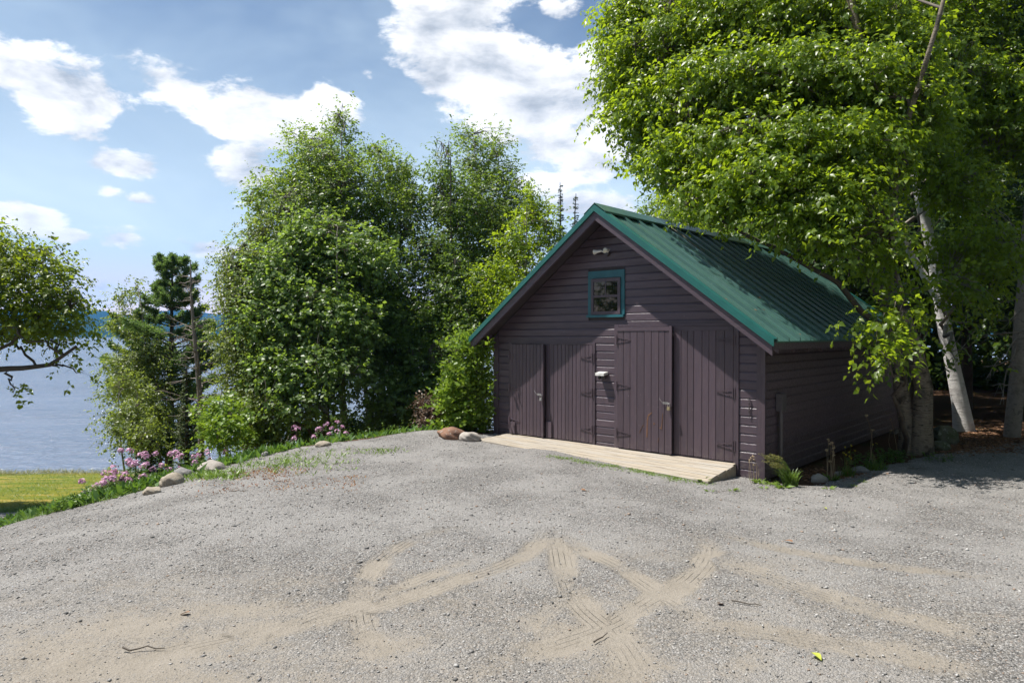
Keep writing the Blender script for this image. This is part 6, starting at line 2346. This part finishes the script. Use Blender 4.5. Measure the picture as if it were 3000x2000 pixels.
# herb layer over the bank behind the rim
pts = []
for i in range(1250):
    t = rr.uniform(0, 1)
    k = rr.integers(3, 8) if i < 900 else rr.integers(2, 5)
    if k == 2:
        t = .4 + .6 * t
    a, b2 = EDGE[k], EDGE[k + 1]
    e = a + (b2 - a) * t
    dn = np.array([-(b2 - a)[1], (b2 - a)[0]])
    dn = dn / np.linalg.norm(dn)
    q = e + dn * rr.uniform(.05, 2.6)
    pts.append(Vector((q[0], q[1], 0)))
scatter_cover('bank_herbs', pts, 46, .20, 'leaf_herb', 13, .16, .34, 1.3)
# lawn rim by the water and along the drive
pts = [Vector((rr.uniform(-26, -7.5), 29.6 + rr.normal(0, .5), 0)) for i in range(330)]
scatter_cover('shore_grass', pts, 47, .34, 'grass_dry', 14, .3, .05)
pts = [Vector((rr.uniform(-24, -7.5), rr.uniform(13.4, 29), 0)) for i in range(2600)]
scatter_cover('lawn_grass', pts, 48, .09, 'grass', 9, .25, .12)
pts = [Vector((rr.uniform(-13, -7.0), 13.25 + rr.normal(0, .12), 0)) for i in range(240)]
scatter_cover('drive_edge_grass', pts, 49, .12, 'grass', 14, .1, .1)
# brown litter under the trees on the right
pts = [gp(rr.uniform(2740, 3000), rr.uniform(1252, 1325)) for i in range(160)] + [gp(rr.uniform(2370, 2480), rr.uniform(1385, 1400)) for i in range(30)]
scatter_cover('leaf_litter', pts, 50, .06, 'litter', 26, .22, .55, .25)
# low green carpet behind the barn's far corner is left to the forest floor

# leaf bits and needles lying on the roof
rr2 = np.random.default_rng(61)
pv_ = []
for i in range(420):
    x = XM + rr2.uniform(.2, BW / 2 + EV)
    y = rr2.uniform(0, 1) ** .6 * (RY1 - RY0 - .2) + RY0 + .1
    pv_.append(tuple(bw(x, y, zr(x) + .006)))
pv_ = np.array(pv_)
dn_ = np.array(AX * 1.0 - Vector((0, 0, SL)))
axs = unit(dn_ + rr2.normal(0, .8, (len(pv_), 3)) * np.array([1, 1, .3]))
nup = np.array((AX * SL + Vector((0, 0, 1))).normalized())
LLb = rr2.uniform(.02, .06, len(pv_))
V, F = leaves_np(pv_, axs, np.repeat(nup[None], len(pv_), 0) + rr2.normal(0, .15, (len(pv_), 3)), LLb, LLb * .5)
o = link('roof_litter', mesh_np('roof_litter', V, F), M['litter'])
o['kind'] = 'stuff'

# ---- odd things lying on the gravel
def fallen(label, px, py, L, mt, seed):
    rng = np.random.default_rng(seed)
    p = gp(px, py, .018)
    V, F = [], []
    me = LEAFME.copy()
    me.name = 'fallen_leaf'
    me.materials.clear()
    o = link('fallen_leaf', me, M[mt], None, tuple(p), (rng.uniform(-.3, .3), rng.uniform(-.3, .2), rng.uniform(0, 6)))
    o.scale = (L, L, L)
    tag(o, label, 'leaf')


fallen('red and green fallen leaf on the sandy gravel', 2107, 1778, .075, 'leaf_red', 1)
fallen('yellow fallen leaf near the bottom of the drive', 2385, 1924, .085, 'petal_lime', 2)
fallen('pale yellow fallen leaf in the shade edge gravel', 2415, 1491, .07, 'petal_lime', 3)
fallen('dry tan leaf on the gravel before the ramp', 1702, 1438, .07, 'litter', 4)
fallen('dry tan leaf on the sandy left of the drive', 552, 1803, .07, 'litter', 5)
fallen('dry brown leaf right of the sandy wheel tracks', 2325, 1594, .09, 'litter', 6)


def twig(label, px, py, L, rz, seed):
    rng = np.random.default_rng(seed)
    p = gp(px, py, .012)
    s = np.linspace(-.5, .5, 6)
    q = np.stack([s * L, rng.normal(0, .02 * L, 6), np.abs(rng.normal(0, .006, 6))], 1)
    V, F = tubes_np(q[None], np.linspace(.006, .003, 6)[None], 5)
    o = link('twig', mesh_np('twig', V, F, True), M['twig'], None, tuple(p), (0, 0, rz))
    tag(o, label, 'twig')


twig('thin dark twig lying between the wheel tracks', 1762, 1878, .16, .9, 1)
twig('thin dark twig right of the red and green leaf', 2190, 1775, .20, -.5, 2)
twig('pale dry stick on the left of the sandy drive', 415, 1912, .24, .1, 3)
twig('small twig in the gravel before the flower bed', 700, 1442, .20, .2, 4)
twig('dark twig lying under the birch shade edge', 2690, 1376, .3, -.1, 5)
